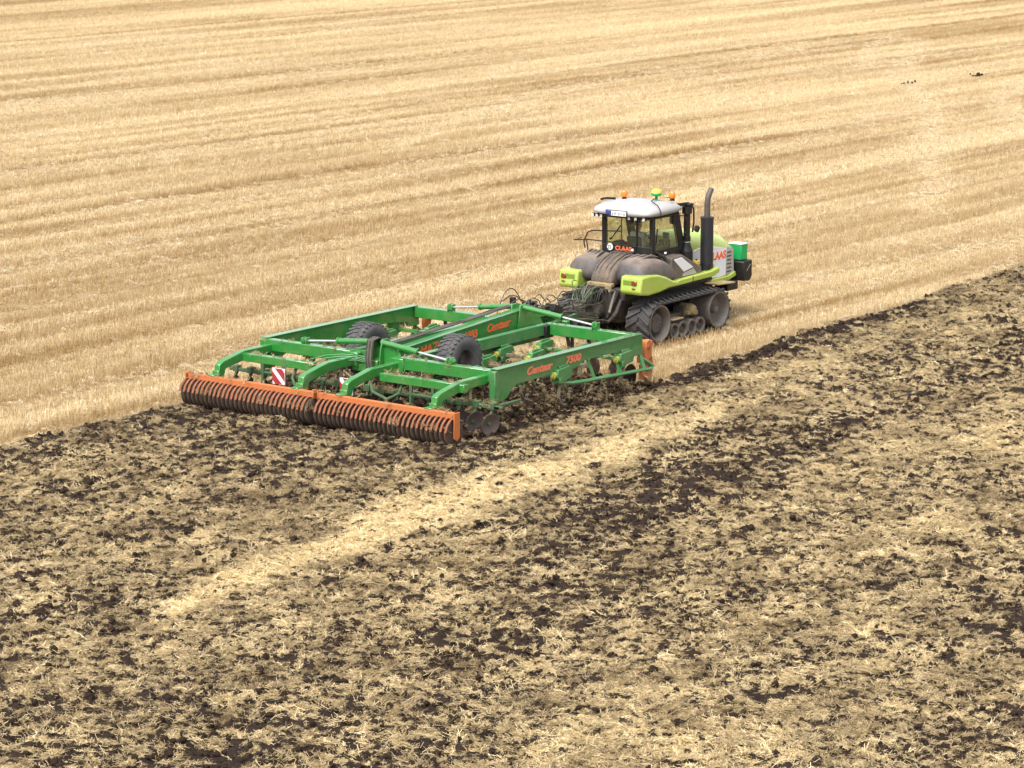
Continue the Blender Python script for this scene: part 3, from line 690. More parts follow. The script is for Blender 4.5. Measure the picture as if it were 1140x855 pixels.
for k_ in range(4):
    part(MB().tube(sag((2.0, .15 + k_ * .04, 1.0 + .05 * k_), (1.4, .9 + k_ * .25, .98), .12, 8, .01, k_), .012, 6), 'hose', 'greendusty', bevel=0)
# drawbar tongue turned towards the tractor hitch
part(MB().beam((7.6, -.35, 1.05), (10.4, .60, .86), .14, .20), 'drawbar', 'green')
part(MB().beam((7.6, .45, 1.10), (10.4, .78, .90), .14, .20), 'drawbar', 'green')
part(MB().beam((10.1, .68, .88), (11.55, .86, .70), .24, .18).box((11.6, .87, .68), (.3, .16, .08)), 'drawbar_head', 'greendirty')
part(MB().box((9.0, .35, .98), (.14, 1.0, .12)), 'drawbar_crossbar', 'green')
part(MB().beam((8.3, .2, 1.35), (9.4, .5, 1.05), .3, .05).box((8.2, .2, 1.30), (.5, .5, .10)), 'drawbar_plate', 'green')
part(MB().tube([(9.6, .2, .95), (9.6, .15, .2)], .045, 8).box((9.6, .15, .15), (.25, .25, .03)), 'parking_stand', 'black', bevel=0)
part(MB().box((8.4, .55, 1.42), (.30, .26, .20)), 'valve_block', 'black'); part(MB().box((8.0, .75, 1.5), (.12, .12, .30)), 'valve_block', 'black')
part(MB().box((8.75, .10, 1.34), (.34, .30, .18), Matrix.Rotation(rad(20), 3, 'Y')), 'valve_block', 'black')
HR = random.Random(4)
for k_ in range(11):
    a = (7.5 + HR.uniform(0, .9), HR.uniform(-.1, .7), 1.45 + HR.uniform(-.05, .15)); b = (11.2 + HR.uniform(0, .45), .55 + HR.uniform(0, .5), .80 + HR.uniform(-.2, .35))
    part(MB().tube(sag(a, b, HR.uniform(-.22, .02), 16, .03, k_), .017, 6), 'hose', HR.choice(['hose', 'hose', 'hosegrey', 'greendirty']), bevel=0)
for k_ in range(12):
    a = (7.5 + HR.uniform(0, 1.4), HR.uniform(.0, .9), 1.38 + HR.uniform(0, .2)); b = (a[0] + HR.uniform(.3, .9), a[1] + HR.uniform(-.4, .4), 1.3 + HR.uniform(-.1, .15))
    part(MB().tube(sag(a, b, HR.uniform(.08, .3), 10, .02, k_), .015, 6), 'hose', HR.choice(['hose', 'hosegrey']), bevel=0)
part(MB().tube(sag((7.3, .7, 1.35), (8.6, .95, 1.45), .45, 14), .012, 6), 'hose', 'hose', bevel=0)

# ================================================================== tractor (root under the rear sprockets, x forward)
tr_ = thing('crawler_tractor', 'lime and white rubber tracked crawler tractor with dark rear covers and tall black exhaust', 'tractor', (12.36, .88, 0))
def tp(mb, name, mat, parent=tr_, bevel=.012, **k): return mb.build(name, M[mat], parent, bevel, **k)
# chassis
tp(MB().box((1.4, 0, .78), (3.6, .95, .55)).box((-.35, 0, .95), (.7, .8, .75)).box((2.9, 0, .8), (2.2, .7, .5)), 'chassis', 'grime', bevel=.03)
tp(MB().box((-.1, 0, 1.22), (.7, 1.3, .30)), 'rear_housing', 'grime', bevel=.03)
# track systems
WB = 2.66; RO = .50
def loop_pt(s_):
    """point, tangent angle along the belt loop (x, z) for radius RO around wheels at x=0 and x=WB, z=.53; s_ in metres"""
    L1 = WB; L2 = math.pi * RO; T = 2 * L1 + 2 * L2; s_ %= T
    if s_ < L1: return (s_, .53 + RO), 0.0
    s_ -= L1
    if s_ < L2: a = s_ / RO; return (WB + RO * math.sin(a), .53 + RO * math.cos(a)), a
    s_ -= L2
    if s_ < L1: return (WB - s_, .53 - RO), math.pi
    s_ -= L1; a = s_ / RO; return (-RO * math.sin(a), .53 - RO * math.cos(a)), math.pi + a
TL = 2 * WB + 2 * math.pi * RO
NB = 40
lugm = {}
for si in (1, -1):
    b_ = MB(); ang = rad(33) * si
    b_.prism([(-.035 - .5 * .345 * math.tan(ang) * 1, -.1725), (.035 - .5 * .345 * math.tan(ang), -.1725), (.035 + .5 * .345 * math.tan(ang), .1725), (-.035 + .5 * .345 * math.tan(ang), .1725)], 'Z', 0, .045)
    lugm[si] = b_.mesh('tread_lug', M['lug'])
def wheel_mesh(r, hw, deep, spokes=0):
    return MB().lathe([(.05, hw), (r * .18, hw * .9), (r * .22, hw * deep), (r * .78, hw * (deep - .15)), (r * .86, hw * .7), (r * .90, hw), (r, hw), (r, -hw), (r * .86, -hw), (r * .8, -hw * .6), (.05, -hw * .6)], (0, 0, 0), 'Y', 40)
for s in (-1, 1):
    yc = s * 1.07; W2 = .33
    ring = []; ringi = []
    NS = 120
    mbt = MB(); vs = []
    for i in range(NS):
        (x_, z_), a_ = loop_pt(TL * i / NS); nx, nz = math.sin(a_), math.cos(a_)
        for yy_, off in ((-W2, 0), (W2, 0), (W2, -.035), (-W2, -.035)):
            vs.append((x_ + nx * off, yc + yy_, z_ + nz * off))
    fs = []
    for i in range(NS):
        j = (i + 1) % NS
        for k_ in range(4): fs.append((i * 4 + k_, i * 4 + (k_ + 1) % 4, j * 4 + (k_ + 1) % 4, j * 4 + k_))
    mbt.add(vs, fs); belt = tp(mbt, 'track_belt', 'rubber', bevel=0)
    for i in range(NB):
        for si in (1, -1):
            (x_, z_), a_ = loop_pt(TL * (i + (.5 if si < 0 else 0)) / NB)
            o_ = link('tread_lug', lugm[si], belt, loc=(x_, yc - si * .165, z_)); o_.rotation_euler = (0, a_, 0)
    # guide lugs inside are hidden; wheels
    w_ = tp(MB().lathe([(.0, s * .20), (.10, s * .20), (.12, s * .14), (.24, s * .12), (.26, s * .05), (.34, s * .03), (.36, s * .16), (.405, s * .31), (.43, s * .335), (.462, s * .335), (.462, -s * .3), (.36, -s * .3), (.0, -s * .3)], (0, yc, .53), 'Y', 44), 'drive_wheel', 'rim', bevel=0, angle=30)
    tp(MB().lathe([(.0, s * .215), (.235, s * .215), (.25, s * .12)], (0, yc, .53), 'Y', 24), 'hub', 'rimdeep', w_, 0)
    for k_ in range(10):
        an = k_ * .628; tp(MB().tube([(.18 * math.cos(an), yc + s * .21, .53 + .18 * math.sin(an)), (.18 * math.cos(an), yc + s * .235, .53 + .18 * math.sin(an))], .022, 6), 'bolt', 'rim', w_, 0)
    w_ = tp(MB().lathe([(.0, s * .24), (.09, s * .24), (.11, s * .10), (.33, s * .12), (.375, s * .20), (.405, s * .31), (.43, s * .335), (.462, s * .335), (.462, -s * .3), (.36, -s * .3), (.0, -s * .3)], (WB, yc, .53), 'Y', 44), 'idler_wheel', 'rim', bevel=0, angle=30)
    tp(MB().lathe([(.0, s * .27), (.075, s * .26), (.09, s * .20)], (WB, yc, .53), 'Y', 20), 'hub', 'rim', w_, 0)
    for x_ in (.71, 1.09, 1.50, 1.87):
        w_ = tp(MB().lathe([(.0, s * .22), (.07, s * .22), (.09, s * .17), (.13, s * .17), (.145, s * .29), (.165, s * .30), (.205, s * .30), (.205, s * .06), (.1, s * .06), (.1, -s * .06), (.205, -s * .06), (.205, -s * .30), (0, -s * .30)], (x_, yc, .245), 'Y', 28), 'road_wheel', 'rim', bevel=0, angle=30)
        tp(MB().lathe([(.0, s * .245), (.05, s * .24), (.06, s * .2)], (x_, yc, .245), 'Y', 14), 'hub', 'rimdeep', w_, 0)
    fr = tp(MB().box((1.30, yc - s * .10, .50), (1.5, .26, .22)).box((.90, yc + s * .02, .49), (.55, .45, .06)).box((1.62, yc - s * .05, .62), (.5, .34, .28)), 'track_frame', 'rimdeep', bevel=.02)
    tp(MB().box((.86, yc + s * .04, .53), (.5, .5, .03)), 'mud_plate', 'boardtan', fr, .005)
    tp(MB().lathe([(.0, s * .30), (.11, s * .29), (.15, s * .2), (.16, -s * .1)], (1.60, yc, .66), 'Y', 14).box((1.45, yc + s * .12, .60), (.12, .25, .10)).box((1.82, yc + s * .1, .55), (.16, .2, .12)), 'suspension_pivot', 'mud', fr, .015)
    tp(MB().box((1.3, s * .62, .62), (2.2, .12, .42)), 'inner_frame', 'black', fr)
    # caked mud on the inner flank of the rear wheel
    mb = MB(); mr = random.Random(9 + s)
    for k_ in range(26):
        an = mr.uniform(0, 6.28); rr = mr.uniform(.1, .44); cx_, cz_ = rr * math.cos(an), .53 + rr * math.sin(an); q = mr.uniform(.04, .11)
        mb.lathe([(0, -q * .5), (q * .7, -q * .4), (q, 0), (q * .6, q * .5), (0, q * .6)], (cx_, s * .68 + mr.uniform(-.04, .03), cz_), 'Y', 7)
    tp(mb, 'caked_mud', 'mud', fr, 0)
    tp(MB().lathe([(.0, -.12), (.42, -.10), (.42, .04), (.0, .04)], (0, s * .70, .53), 'Y', 24), 'final_drive', 'rimdeep', bevel=0)
# lime rear fenders with tail lamps, and side strips
for s in (-1, 1):
    side = s * (1.27 if s < 0 else 1.22)
    prof = [(-.68, 1.36), (-.62, 1.74), (-.25, 1.76), (.15, 1.72), (.50, 1.62), (.78, 1.50), (1.05, 1.46), (1.05, 1.33), (.60, 1.33), (.2, 1.27), (-.3, 1.25), (-.62, 1.30)]
    o_ = tp(MB().prism(prof, 'Y', min(side, s * .64), max(side, s * .64)), 'rear_fender', 'lime', bevel=.055, seg=4)
    tp(MB().box((-.645, s * .86, 1.585), (.03, .26, .13)), 'lamp_recess', 'limeshade', o_, .01)  # block on the fender face; the hollow's shade is only coloured on
    tp(MB().box((-.655, s * 1.06, 1.585), (.05, .15, .12)), 'tail_lamp', 'redlens', o_, .015)
    tp(MB().box((-.675, s * 1.06, 1.455), (.03, .10, .035)), 'reflector', 'redlens', o_, .005)
    o_ = tp(MB().prism([(1.07, 1.46), (2.6, 1.50), (2.98, 1.56), (2.98, 1.42), (2.6, 1.35), (1.07, 1.32)], 'Y', min(s * 1.2, s * .75), max(s * 1.2, s * .75)), 'side_sill', 'lime', bevel=.025, seg=2)
    tp(MB().box((1.75, s * 1.202, 1.41), (.02, .01, .15)), 'joint', 'black', o_, 0)
    tp(MB().box((1.4, s * .8, 1.28), (2.8, .6, .08)), 'sill_underside', 'black')
    # mirror arms / rails
# rear covers: two rounded side tanks and a ribbed middle cover
def tank(s, mat):
    rings = []
    #           y      rear x  front x  zlow   ztop-rear  ztop
    for (y_, xr, xf, zl, zt, k) in ((.20, -.15, .60, 1.5, 1.98, .7), (.27, -.34, .60, 1.46, 2.09, 1), (.46, -.46, .62, 1.44, 2.15, 1), (.78, -.47, .74, 1.44, 2.15, 1), (1.02, -.43, .92, 1.45, 2.08, 1), (1.15, -.36, 1.04, 1.48, 1.95, 1), (1.19, -.22, 1.06, 1.54, 1.76, 1)):
        zr = zl + (zt - zl) * .58
        rings.append([(xr + .08, s * y_, zl), (xr - .02, s * y_, (zl + zr) / 2), (xr + .04, s * y_, zr), (xr + .16, s * y_, zr + (zt - zr) * .66), (xr + .34, s * y_, zt - .04), (xr + .66, s * y_, zt), (xf - .12, s * y_, zt - .04 - .05 * y_), (xf, s * y_, zt - .16 - .10 * y_), (xf + .05, s * y_, zl + .05), (xf - .2, s * y_, zl)])
    return tp(MB().loft(rings), 'fuel_tank', mat, bevel=0, sub=2, angle=180)
for s in (-1, 1):
    t_ = tank(s, 'darkplastic')
    for k_, (xa, ya) in enumerate(((-.10, .40), (-.04, .55), (.02, .70), (.08, .86))):   # moulded creases on the shoulder
        tp(MB().tube([(xa - .12, s * (ya - .03), 2.065), (xa + .02, s * ya, 2.115), (xa + .22, s * (ya + .04), 2.135), (xa + .48, s * (ya + .08), 2.085)], [.006, .035, .045, .008], 8), 'moulded_rib', 'darkplastic', t_, 0)
rings = []
for (y_, dz) in ((-.34, -.12), (-.28, 0), (-.10, .03), (.10, .03), (.28, 0), (.34, -.12)):
    rings.append([(-.52, y_, 1.42), (-.58, y_, 1.60 + dz), (-.44, y_, 1.84 + dz), (-.12, y_, 2.02 + dz), (.2, y_, 2.11 + dz), (.62, y_, 2.13 + dz), (.62, y_, 1.5), (-.4, y_, 1.42)])
mc = tp(MB().loft(rings), 'middle_cover', 'midplastic', bevel=0, sub=2, angle=180)
for y_ in (-.20, -.06, .10, .22):
    tp(MB().tube([(-.55, y_, 1.62), (-.44, y_, 1.86), (-.12, y_, 2.045), (.2, y_, 2.135), (.6, y_, 2.15)], .022, 6), 'cover_rib', 'midplastic', mc, 0)
tp(MB().box((-.60, -.02, 1.46), (.16, .75, .10)).box((-.66, -.30, 1.42), (.10, .18, .14)), 'hitch_bracket', 'mud', bevel=.02)
# step cover between tank and exhaust
for s in (-1, 1):
    o_ = tp(MB().prism([(.98, 1.45), (.95, 2.02), (1.45, 2.05), (1.98, 1.80), (2.32, 1.66), (2.36, 1.45)], 'Y', min(s * 1.08, s * .5), max(s * 1.08, s * .5)), 'battery_cover', 'midplastic', bevel=.04, seg=3)
    tp(MB().prism([(1.05, 1.97), (1.40, 1.99), (1.93, 1.68), (1.50, 1.61)], 'Y', min(s * 1.078, s * 1.096), max(s * 1.078, s * 1.096)), 'white_cover_panel', 'white', o_, .012)
    tp(MB().prism([(1.45, 1.50), (1.50, 1.58), (1.95, 1.65), (2.1, 1.50)], 'Y', min(s * 1.078, s * 1.088), max(s * 1.078, s * 1.088)), 'side_panel', 'silver', o_, .003)
# hood
rings = []
for (x_, zt, wb, wt, zb) in ((1.75, 2.42, .56, .40, 1.15), (2.4, 2.45, .57, .42, 1.13), (3.2, 2.42, .57, .42, 1.12), (3.8, 2.32, .57, .41, 1.12), (4.30, 2.17, .56, .38, 1.12), (4.58, 2.02, .54, .34, 1.12), (4.68, 1.86, .52, .30, 1.14)):
    rings.append([(x_, -wb, zb), (x_, -wb, zt - .38), (x_, -wb * .97, zt - .20), (x_, -wt, zt - .06), (x_, -wt * .5, zt), (x_, 0, zt + .01), (x_, wt * .5, zt), (x_, wt, zt - .06), (x_, wb * .97, zt - .20), (x_, wb, zt - .38), (x_, wb, zb)])
hood = tp(MB().loft(rings), 'hood', 'limecover', bevel=0, angle=50)
for s in (-1, 1):
    pn = tp(MB().prism([(2.5, 1.22), (2.5, 1.92), (3.0, 1.99), (3.7, 1.94), (4.22, 1.84), (4.22, 1.14), (3.9, 1.12)], 'Y', min(s * .572, s * .588), max(s * .572, s * .588)), 'side_panel', 'white', hood, .006)
    tp(MB().prism([(4.25, 1.13), (4.25, 1.90), (4.58, 1.80), (4.62, 1.13)], 'Y', min(s * .55, s * .585), max(s * .55, s * .585)), 'grille_strip', 'silver', hood, .012)
    for k_ in range(6):
        tp(MB().box((4.37, s * .588, 1.22 + k_ * .1), (.20, .01, .035)), 'grille_slot', 'rimdeep', hood, 0)
    if s < 0: text('CLAAS', 'lettering', M['text'], pn, (3.38, -.592, 1.60), (rad(90), 0, 0), .27, 1.02, .0, .010)
    tp(MB().prism([(3.45, 1.20), (3.55, 1.50), (3.63, 1.50), (3.72, 1.20)], 'Y', min(s * .59, s * .60), max(s * .59, s * .60)), 'lime_flash', 'lime', hood, 0)
    tp(MB().prism([(3.5, .99), (3.5, 1.12), (4.3, 1.12), (4.62, 1.20), (4.66, 1.08), (4.3, .99)], 'Y', min(s * .45, s * .64), max(s * .45, s * .64)), 'lime_skirt', 'lime', hood, .02)
tp(MB().box((4.68, 0, 1.45), (.05, .9, .6)), 'front_grille', 'black', hood)
tp(MB().box((2.2, 0, 1.9), (.9, .7, .5)), 'engine_block', 'black')
# front: step plates, bracket, weights
for s in (-1, 1):
    tp(MB().box((3.62, s * .80, 1.03), (.85, .40, .035), Matrix.Rotation(rad(3), 3, 'Y')), 'step_plate', 'boardtan', bevel=.008)
    tp(MB().box((4.20, s * .62, .88), (.5, .4, .22)).box((3.2, s * .8, .92), (.25, .25, .12)), 'step_bracket', 'black')
tp(MB().box((4.85, 0, .95), (.5, .7, .35)), 'front_bracket', 'black')
wt = tp(MB().prism([(4.74, .93), (4.74, 1.42), (4.80, 1.45), (5.16, 1.45), (5.16, 1.02), (5.05, .90)], 'Y', -.80, .80), 'front_weight', 'black', bevel=.03, seg=2)
tp(MB().beam((4.88, -.806, 1.18), (5.06, -.806, 1.34), .012, .012), 'scratch_mark', 'steel', wt, 0)
# cab
cab = tp(MB().prism([(.62, 1.55), (.62, 1.84), (1.96, 1.84), (1.98, 1.55)], 'Y', -.75, .75).box((1.29, .745, 2.0), (1.36, .03, .32)).box((1.29, -.745, 2.0), (1.36, .03, .32)).box((1.97, 0, 2.0), (.03, 1.45, .32)), 'cab', 'black', bevel=.01)
def pillar(a, b, w=.09, d=.09): return tp(MB().beam(a, b, w, d, (1, 0, 0)), 'pillar', 'black', cab, .015)
for s in (-1, 1):
    pillar((.64, s * .72, 2.1), (.62, s * .72, 3.08), .12, .11)
    pillar((1.96, s * .72, 2.0), (1.62, s * .72, 3.08), .10, .24)
    tp(MB().box((1.1, s * .735, 3.04), (1.1, .06, .10)), 'door_header', 'black', cab)
    tp(MB().box((1.28, s * .745, 2.14), (1.32, .06, .12)), 'door_sill', 'black', cab)
    gl = tp(MB().prism([(.66, 2.19), (.65, 3.0), (1.58, 3.0), (1.88, 2.19)], 'Y', s * .748, s * .754), 'side_window', 'glass', cab, 0)
    tp(MB().beam((.72, s * .77, 2.35), (.74, s * .79, 2.75), .02, .03), 'door_handle', 'black', cab, 0)
tp(MB().box((.60, -.28, 2.62), (.06, .05, .92)), 'pillar', 'black', cab, .01)
tp(MB().box((.60, 0, 3.05), (.08, 1.5, .10)), 'rear_header', 'black', cab)
tp(MB().box((.595, 0, 2.07), (.05, 1.5, .44)), 'rear_lower_panel', 'black', cab, .01)
tp(MB().box((.60, .22, 2.64), (.008, .94, .74)), 'rear_window', 'glass', cab, 0)
tp(MB().box((.60, -.50, 2.64), (.008, .40, .74)), 'rear_window', 'glass', cab, 0)
tp(MB().prism([(-.66, 2.1), (.66, 2.1), (.66, 3.02), (-.66, 3.02)], 'X', 1.80, 1.806), 'windscreen', 'glass', cab, 0)
tp(MB().box((.56, .33, 2.60), (.02, .025, .46), Matrix.Rotation(rad(38), 3, 'X')).tube([(.55, .50, 2.42), (.60, .50, 2.42)], .03, 8), 'wiper', 'black', cab, 0)
tp(MB().box((.57, -.12, 2.95), (.06, .12, .16)), 'wiper_motor', 'black', cab, .01)
c_ = tp(MB().lathe([(0, -.012), (.085, -.012), (.085, .0)], (.566, .51, 2.215), 'X', 28), 'speed_sticker', 'signwhite', cab, 0)
text('25', 'lettering', M['ink'], c_, (.551, .58, 2.168), (rad(90), 0, rad(-90)), .125, .9, 0, .002, .001)
text('CLAAS', 'lettering', M['text'], cab, (.566, .36, 2.155), (rad(90), 0, rad(-90)), .145, 1.15, .0, .006, .002)
tp(MB().lathe([(0, -.01), (.035, -.01), (.035, 0)], (.566, -.17, 2.19), 'X', 14), 'sticker', 'signwhite', cab, 0)
# cab floor and seat
tp(MB().box((1.28, 0, 1.865), (1.2, 1.4, .04)), 'cab_floor', 'black', cab)
st_ = tp(MB().box((1.12, .0, 2.02), (.46, .46, .12)).box((1.12, 0, 1.92), (.3, .3, .1)), 'seat', 'seat', cab, .03, seg=2)
tp(MB().box((.90, .0, 2.26), (.09, .42, .46), Matrix.Rotation(rad(-8), 3, 'Y')), 'backrest', 'seat', st_, .05, seg=3)
tp(MB().box((1.15, -.33, 2.20), (.4, .08, .07)), 'armrest', 'seat', st_, .02)
tp(MB().box((1.55, -.46, 2.18), (.28, .2, .38)).box((1.2, -.54, 2.12), (.5, .18, .26)).box((1.62, -.46, 2.46), (.04, .2, .16)), 'side_console', 'seat', cab, .03)
tp(MB().box((.95, .52, 2.12), (.35, .22, .42)), 'passenger_seat', 'seat', cab, .04)
tp(MB().lathe([(.155, -.012), (.17, 0), (.155, .012), (.14, 0), (.155, -.012)], (0, 0, 0), 'Z', 24), 'steering_wheel', 'black', cab, 0, loc=(1.50, 0, 2.42)).rotation_euler = (0, rad(-35), 0)
tp(MB().tube([(1.72, 0, 1.88), (1.52, 0, 2.40)], .035, 8), 'steering_column', 'black', cab, 0)
# roof
rings = []
for (x_, w_, zt, zb) in ((.20, .66, 3.17, 3.12), (.24, .82, 3.25, 3.06), (.42, .94, 3.33, 3.04), (.9, .965, 3.38, 3.03), (1.4, .95, 3.38, 3.04), (1.78, .88, 3.32, 3.06), (1.92, .70, 3.22, 3.12)):
    rings.append([(x_, -w_, zb), (x_, -w_, (zt + zb) / 2), (x_, -w_ * .90, zt - .03), (x_, -w_ * .45, zt), (x_, 0, zt + .01), (x_, w_ * .45, zt), (x_, w_ * .90, zt - .03), (x_, w_, (zt + zb) / 2), (x_, w_, zb), (x_, 0, zb)])
roof = tp(MB().loft(rings), 'roof', 'roofwhite', bevel=0, sub=1, angle=60)
tp(MB().box((1.02, 0, 3.025), (1.45, 1.6, .04)), 'headliner', 'black', roof, .01)
pl_ = tp(MB().box((.185, .02, 3.13), (.025, .50, .12)), 'number_plate', 'signwhite', roof, .004)
tp(MB().box((.19, .05, 3.13), (.02, .62, .16)), 'plate_frame', 'black', roof, .01)
tp(MB().box((.170, .235, 3.13), (.004, .055, .116)), 'plate_band', 'blue', pl_, 0)
tp(MB().box((.19, .33, 3.15), (.05, .12, .13)), 'plate_light', 'blue', pl_, .02)
for k_, (a_, w_) in enumerate(((.17, .035), (.12, .03), (.075, .03), (.00, .035), (-.05, .03), (-.11, .022), (-.155, .03), (-.20, .03))):
    tp(MB().box((.1705, a_, 3.125 + .008 * ((k_ % 3) - 1)), (.003, w_ * .62, .075 if k_ % 2 else .062)), 'worn_character', 'ink', pl_, 0)
for y_ in (.86, .73, .60, -.24, -.44, -.68):
    l_ = tp(MB().box((.34, y_, 3.025), (.10, .085, .085)), 'work_light', 'black', roof, .015)
    tp(MB().box((.288, y_, 3.02), (.012, .07, .07)), 'lamp_glass', 'clearlens', l_, .01)
for (x_, y_) in ((1.10, .46), (1.56, -.68)):
    b_ = tp(MB().lathe([(0, 0), (.06, 0), (.055, .08), (.035, .10), (0, .10)], (x_, y_, 3.36), 'Z', 16), 'beacon_base', 'black', roof, 0)
    tp(MB().lathe([(.075, 0), (.08, .03), (.08, .12), (.06, .15), (0, .16)], (x_, y_, 3.43), 'Z', 20), 'beacon_lens', 'amber', b_, 0, angle=50)
tp(MB().tube([(.95, .62, 3.38), (.75, .78, 3.40), (.62, .84, 3.38)], .03, 8), 'roof_bracket', 'black', roof, 0)
gp = tp(MB().lathe([(0, .0), (.04, 0), (.035, .10), (.13, .13), (.15, .17), (.13, .20), (0, .20)], (1.32, -.36, 3.37), 'Z', 22), 'gps_receiver', 'greenbox', roof, 0, angle=45)
tp(MB().lathe([(.13, .198), (.12, .25), (.07, .285), (0, .29)], (1.32, -.36, 3.37), 'Z', 22), 'receiver_dome', 'yellow', gp, 0)
tp(MB().tube([(1.32, -.38, 3.44), (1.10, -.45, 3.44), (.82, -.55, 3.42), (.68, -.84, 3.34), (.62, -.97, 3.22), (.62, -.98, 3.0)], .012, 6), 'cable', 'black', gp, 0)
tp(MB().tube([(1.5, -.5, 3.42), (1.45, -.66, 3.46), (1.3, -.85, 3.40)], .010, 6), 'cable', 'black', gp, 0)
# intake column with precleaner arm, exhaust stack
it = tp(MB().tube([(2.05, -.80, 1.70), (2.05, -.80, 2.05)], .16, 18).tube([(2.05, -.80, 2.05), (2.05, -.80, 2.15), (2.05, -.80, 2.35)], [.16, .12, .075], 18).tube([(2.05, -.80, 2.3), (2.05, -.80, 3.1)], .085, 16).tube([(2.05, -.80, 2.30), (2.05, -.80, 2.42)], .10, 16).tube([(2.05, -.80, 3.0), (2.05, -.80, 3.18)], .13, 16).box((2.05, -.8, 1.66), (.40, .36, .1)), 'air_intake', 'black', bevel=0)
tp(MB().lathe([(.086, 0), (.1, .01), (.1, .03), (.086, .04)], (2.05, -.80, 2.26), 'Z', 18), 'clamp', 'chrome', it, 0)
tp(MB().beam((1.60, -.80, 3.26), (2.1, -.80, 3.24), .07, .08).box((2.1, -.80, 3.22), (.22, .2, .06)), 'intake_arm', 'black', it, .01)
tp(MB().tube([(2.2, -.80, 3.22), (2.32, -.82, 3.1), (2.34, -.82, 2.75), (2.28, -.82, 2.5)], .022, 8), 'drain_hose', 'black', it, 0)
tp(MB().box((2.36, -.90, 2.58), (.12, .1, .14), Matrix.Rotation(rad(35), 3, 'Y')), 'sensor_box', 'black', it)
tp(MB().beam((2.3, -.80, 2.9), (2.3, -.80, 2.35), .03, .05), 'bracket', 'limecover', it, 0)
ex = tp(MB().tube([(2.78, -.93, 1.40), (2.78, -.93, 2.80)], .165, 26), 'muffler', 'stack', bevel=.01)
tp(MB().tube([(2.78, -.93, 2.45), (2.78, -.93, 2.47)], .17, 26).tube([(2.78, -.93, 2.78), (2.78, -.93, 2.84)], .172, 26), 'muffler_band', 'stack', ex, 0)
P = [(2.78, -.93, 2.8), (2.78, -.93, 3.2), (2.80, -.93, 3.30), (2.86, -.93, 3.42), (2.95, -.93, 3.54)]
tp(MB().tube(P, [.078, .075, .075, .075, .07], 18, caps=False).tube(P, [.070, .067, .067, .067, .062], 18, caps=False), 'exhaust_pipe', 'stacktip', ex, 0)
tp(MB().tube([(2.70, -.93, 1.40), (2.70, -.93, 1.62)], .175, 26), 'heat_shield', 'black', ex, 0)
tp(MB().box((2.3, -.85, 1.48), (.5, .35, .08)), 'exhaust_bracket', 'black', ex)
# rails and mirrors
tp(MB().tube([(1.5, .80, 2.05), (1.5, .82, 2.75), (1.5, .80, 2.80)], .016, 8).tube([(1.5, .82, 2.47), (1.5, 1.7, 2.42), (1.5, 1.86, 2.36), (1.5, 1.98, 2.12), (1.5, 1.94, 1.95)], .018, 8).tube([(1.5, .82, 2.17), (1.5, 1.9, 2.17), (1.5, 2.30, 2.12), (1.5, 2.05, 2.20)], .016, 8).tube([(1.5, 1.9, 2.17), (1.5, 1.84, 1.85)], .016, 8), 'platform_rail', 'black', bevel=0)
tp(MB().box((1.3, 1.15, 1.92), (.8, .6, .05)), 'platform', 'black')
tp(MB().lathe([(0, 0), (.1, 0), (.1, .12), (0, .12)], (1.2, 1.15, 2.02), 'Z', 12), 'filler_cap', 'mud', bevel=0)
tp(MB().tube([(1.62, -.82, 2.98), (1.68, -.94, 3.0), (1.78, -.98, 2.9), (1.84, -.98, 2.62), (1.74, -.90, 2.52)], .016, 8), 'grab_rail', 'black', bevel=0)
tp(MB().box((1.50, -.72, 2.88), (.04, .16, .20)), 'inside_mirror', 'black', cab, .02)
# rear linkage and hydraulics
tp(MB().beam((-.55, .35, .62), (-.95, .30, .60), .10, .10).beam((-.55, -.35, .62), (-.95, -.30, .60), .1, .1).box((-.8, 0, .60), (.2, .8, .08)), 'hitch_frame', 'black')
lk = tp(MB().beam((-.5, .5, 1.35), (-1.0, .62, .75), .06, .08).beam((-.5, -.5, 1.30), (-1.0, -.5, .70), .06, .08), 'lift_arm', 'black')
for s in (1, -1): tp(MB().tube([(-.55, s * .42, 1.32), (-.98, s * .55, .85)], .035, 8).tube([(-.7, s * .46, 1.15), (-.98, s * .55, .85)], .02, 8), 'lift_cylinder', 'hosegrey', lk, 0)
tp(MB().lathe([(0, -.1), (.19, -.1), (.19, .12), (.15, .14), (0, .1)], (-.95, -.12, .86), 'X', 20), 'pto_guard', 'grime', bevel=0)
tp(MB().box((-.75, .12, 1.28), (.22, .5, .30)).box((-.86, .30, 1.15), (.1, .3, .25)), 'valve_bank', 'black')
for k_ in range(14):
    y0 = .34 - k_ * .055
    a = (-.84 - HR.uniform(0, .1), y0 + HR.uniform(-.1, .25), 1.22 + HR.uniform(-.05, .35)); b = (-1.10 - HR.uniform(0, .5), HR.uniform(-.25, .3), .66 + HR.uniform(0, .35))
    tp(MB().tube([a, (a[0] - HR.uniform(.15, .35), a[1], a[2] + HR.uniform(-.05, .22)), ((a[0] + b[0]) / 2 - .22, (a[1] + b[1]) / 2, (a[2] + b[2]) / 2), b], .018, 6, True), 'hydraulic_hose', HR.choice(['hose', 'hosegrey', 'hosegrey', 'greendirty']), bevel=0, sub=1, angle=180)
for k_ in range(5):
    tp(MB().tube(sag((.58, -.1 - k_ * .12, 2.2), (.9, -1.0, 1.9 + .03 * k_), .16 - .03 * k_, 12, .02, k_), .013, 6), 'cable', 'hose', bevel=0)
tp(MB().beam((.72, -.98, 2.10), (.98, -1.09, 1.55), .07, .05), 'cover_strap', 'black')
tp(MB().box((.80, -1.0, 2.16), (.06, .05, .05)), 'clip', 'signwhite', bevel=.01)

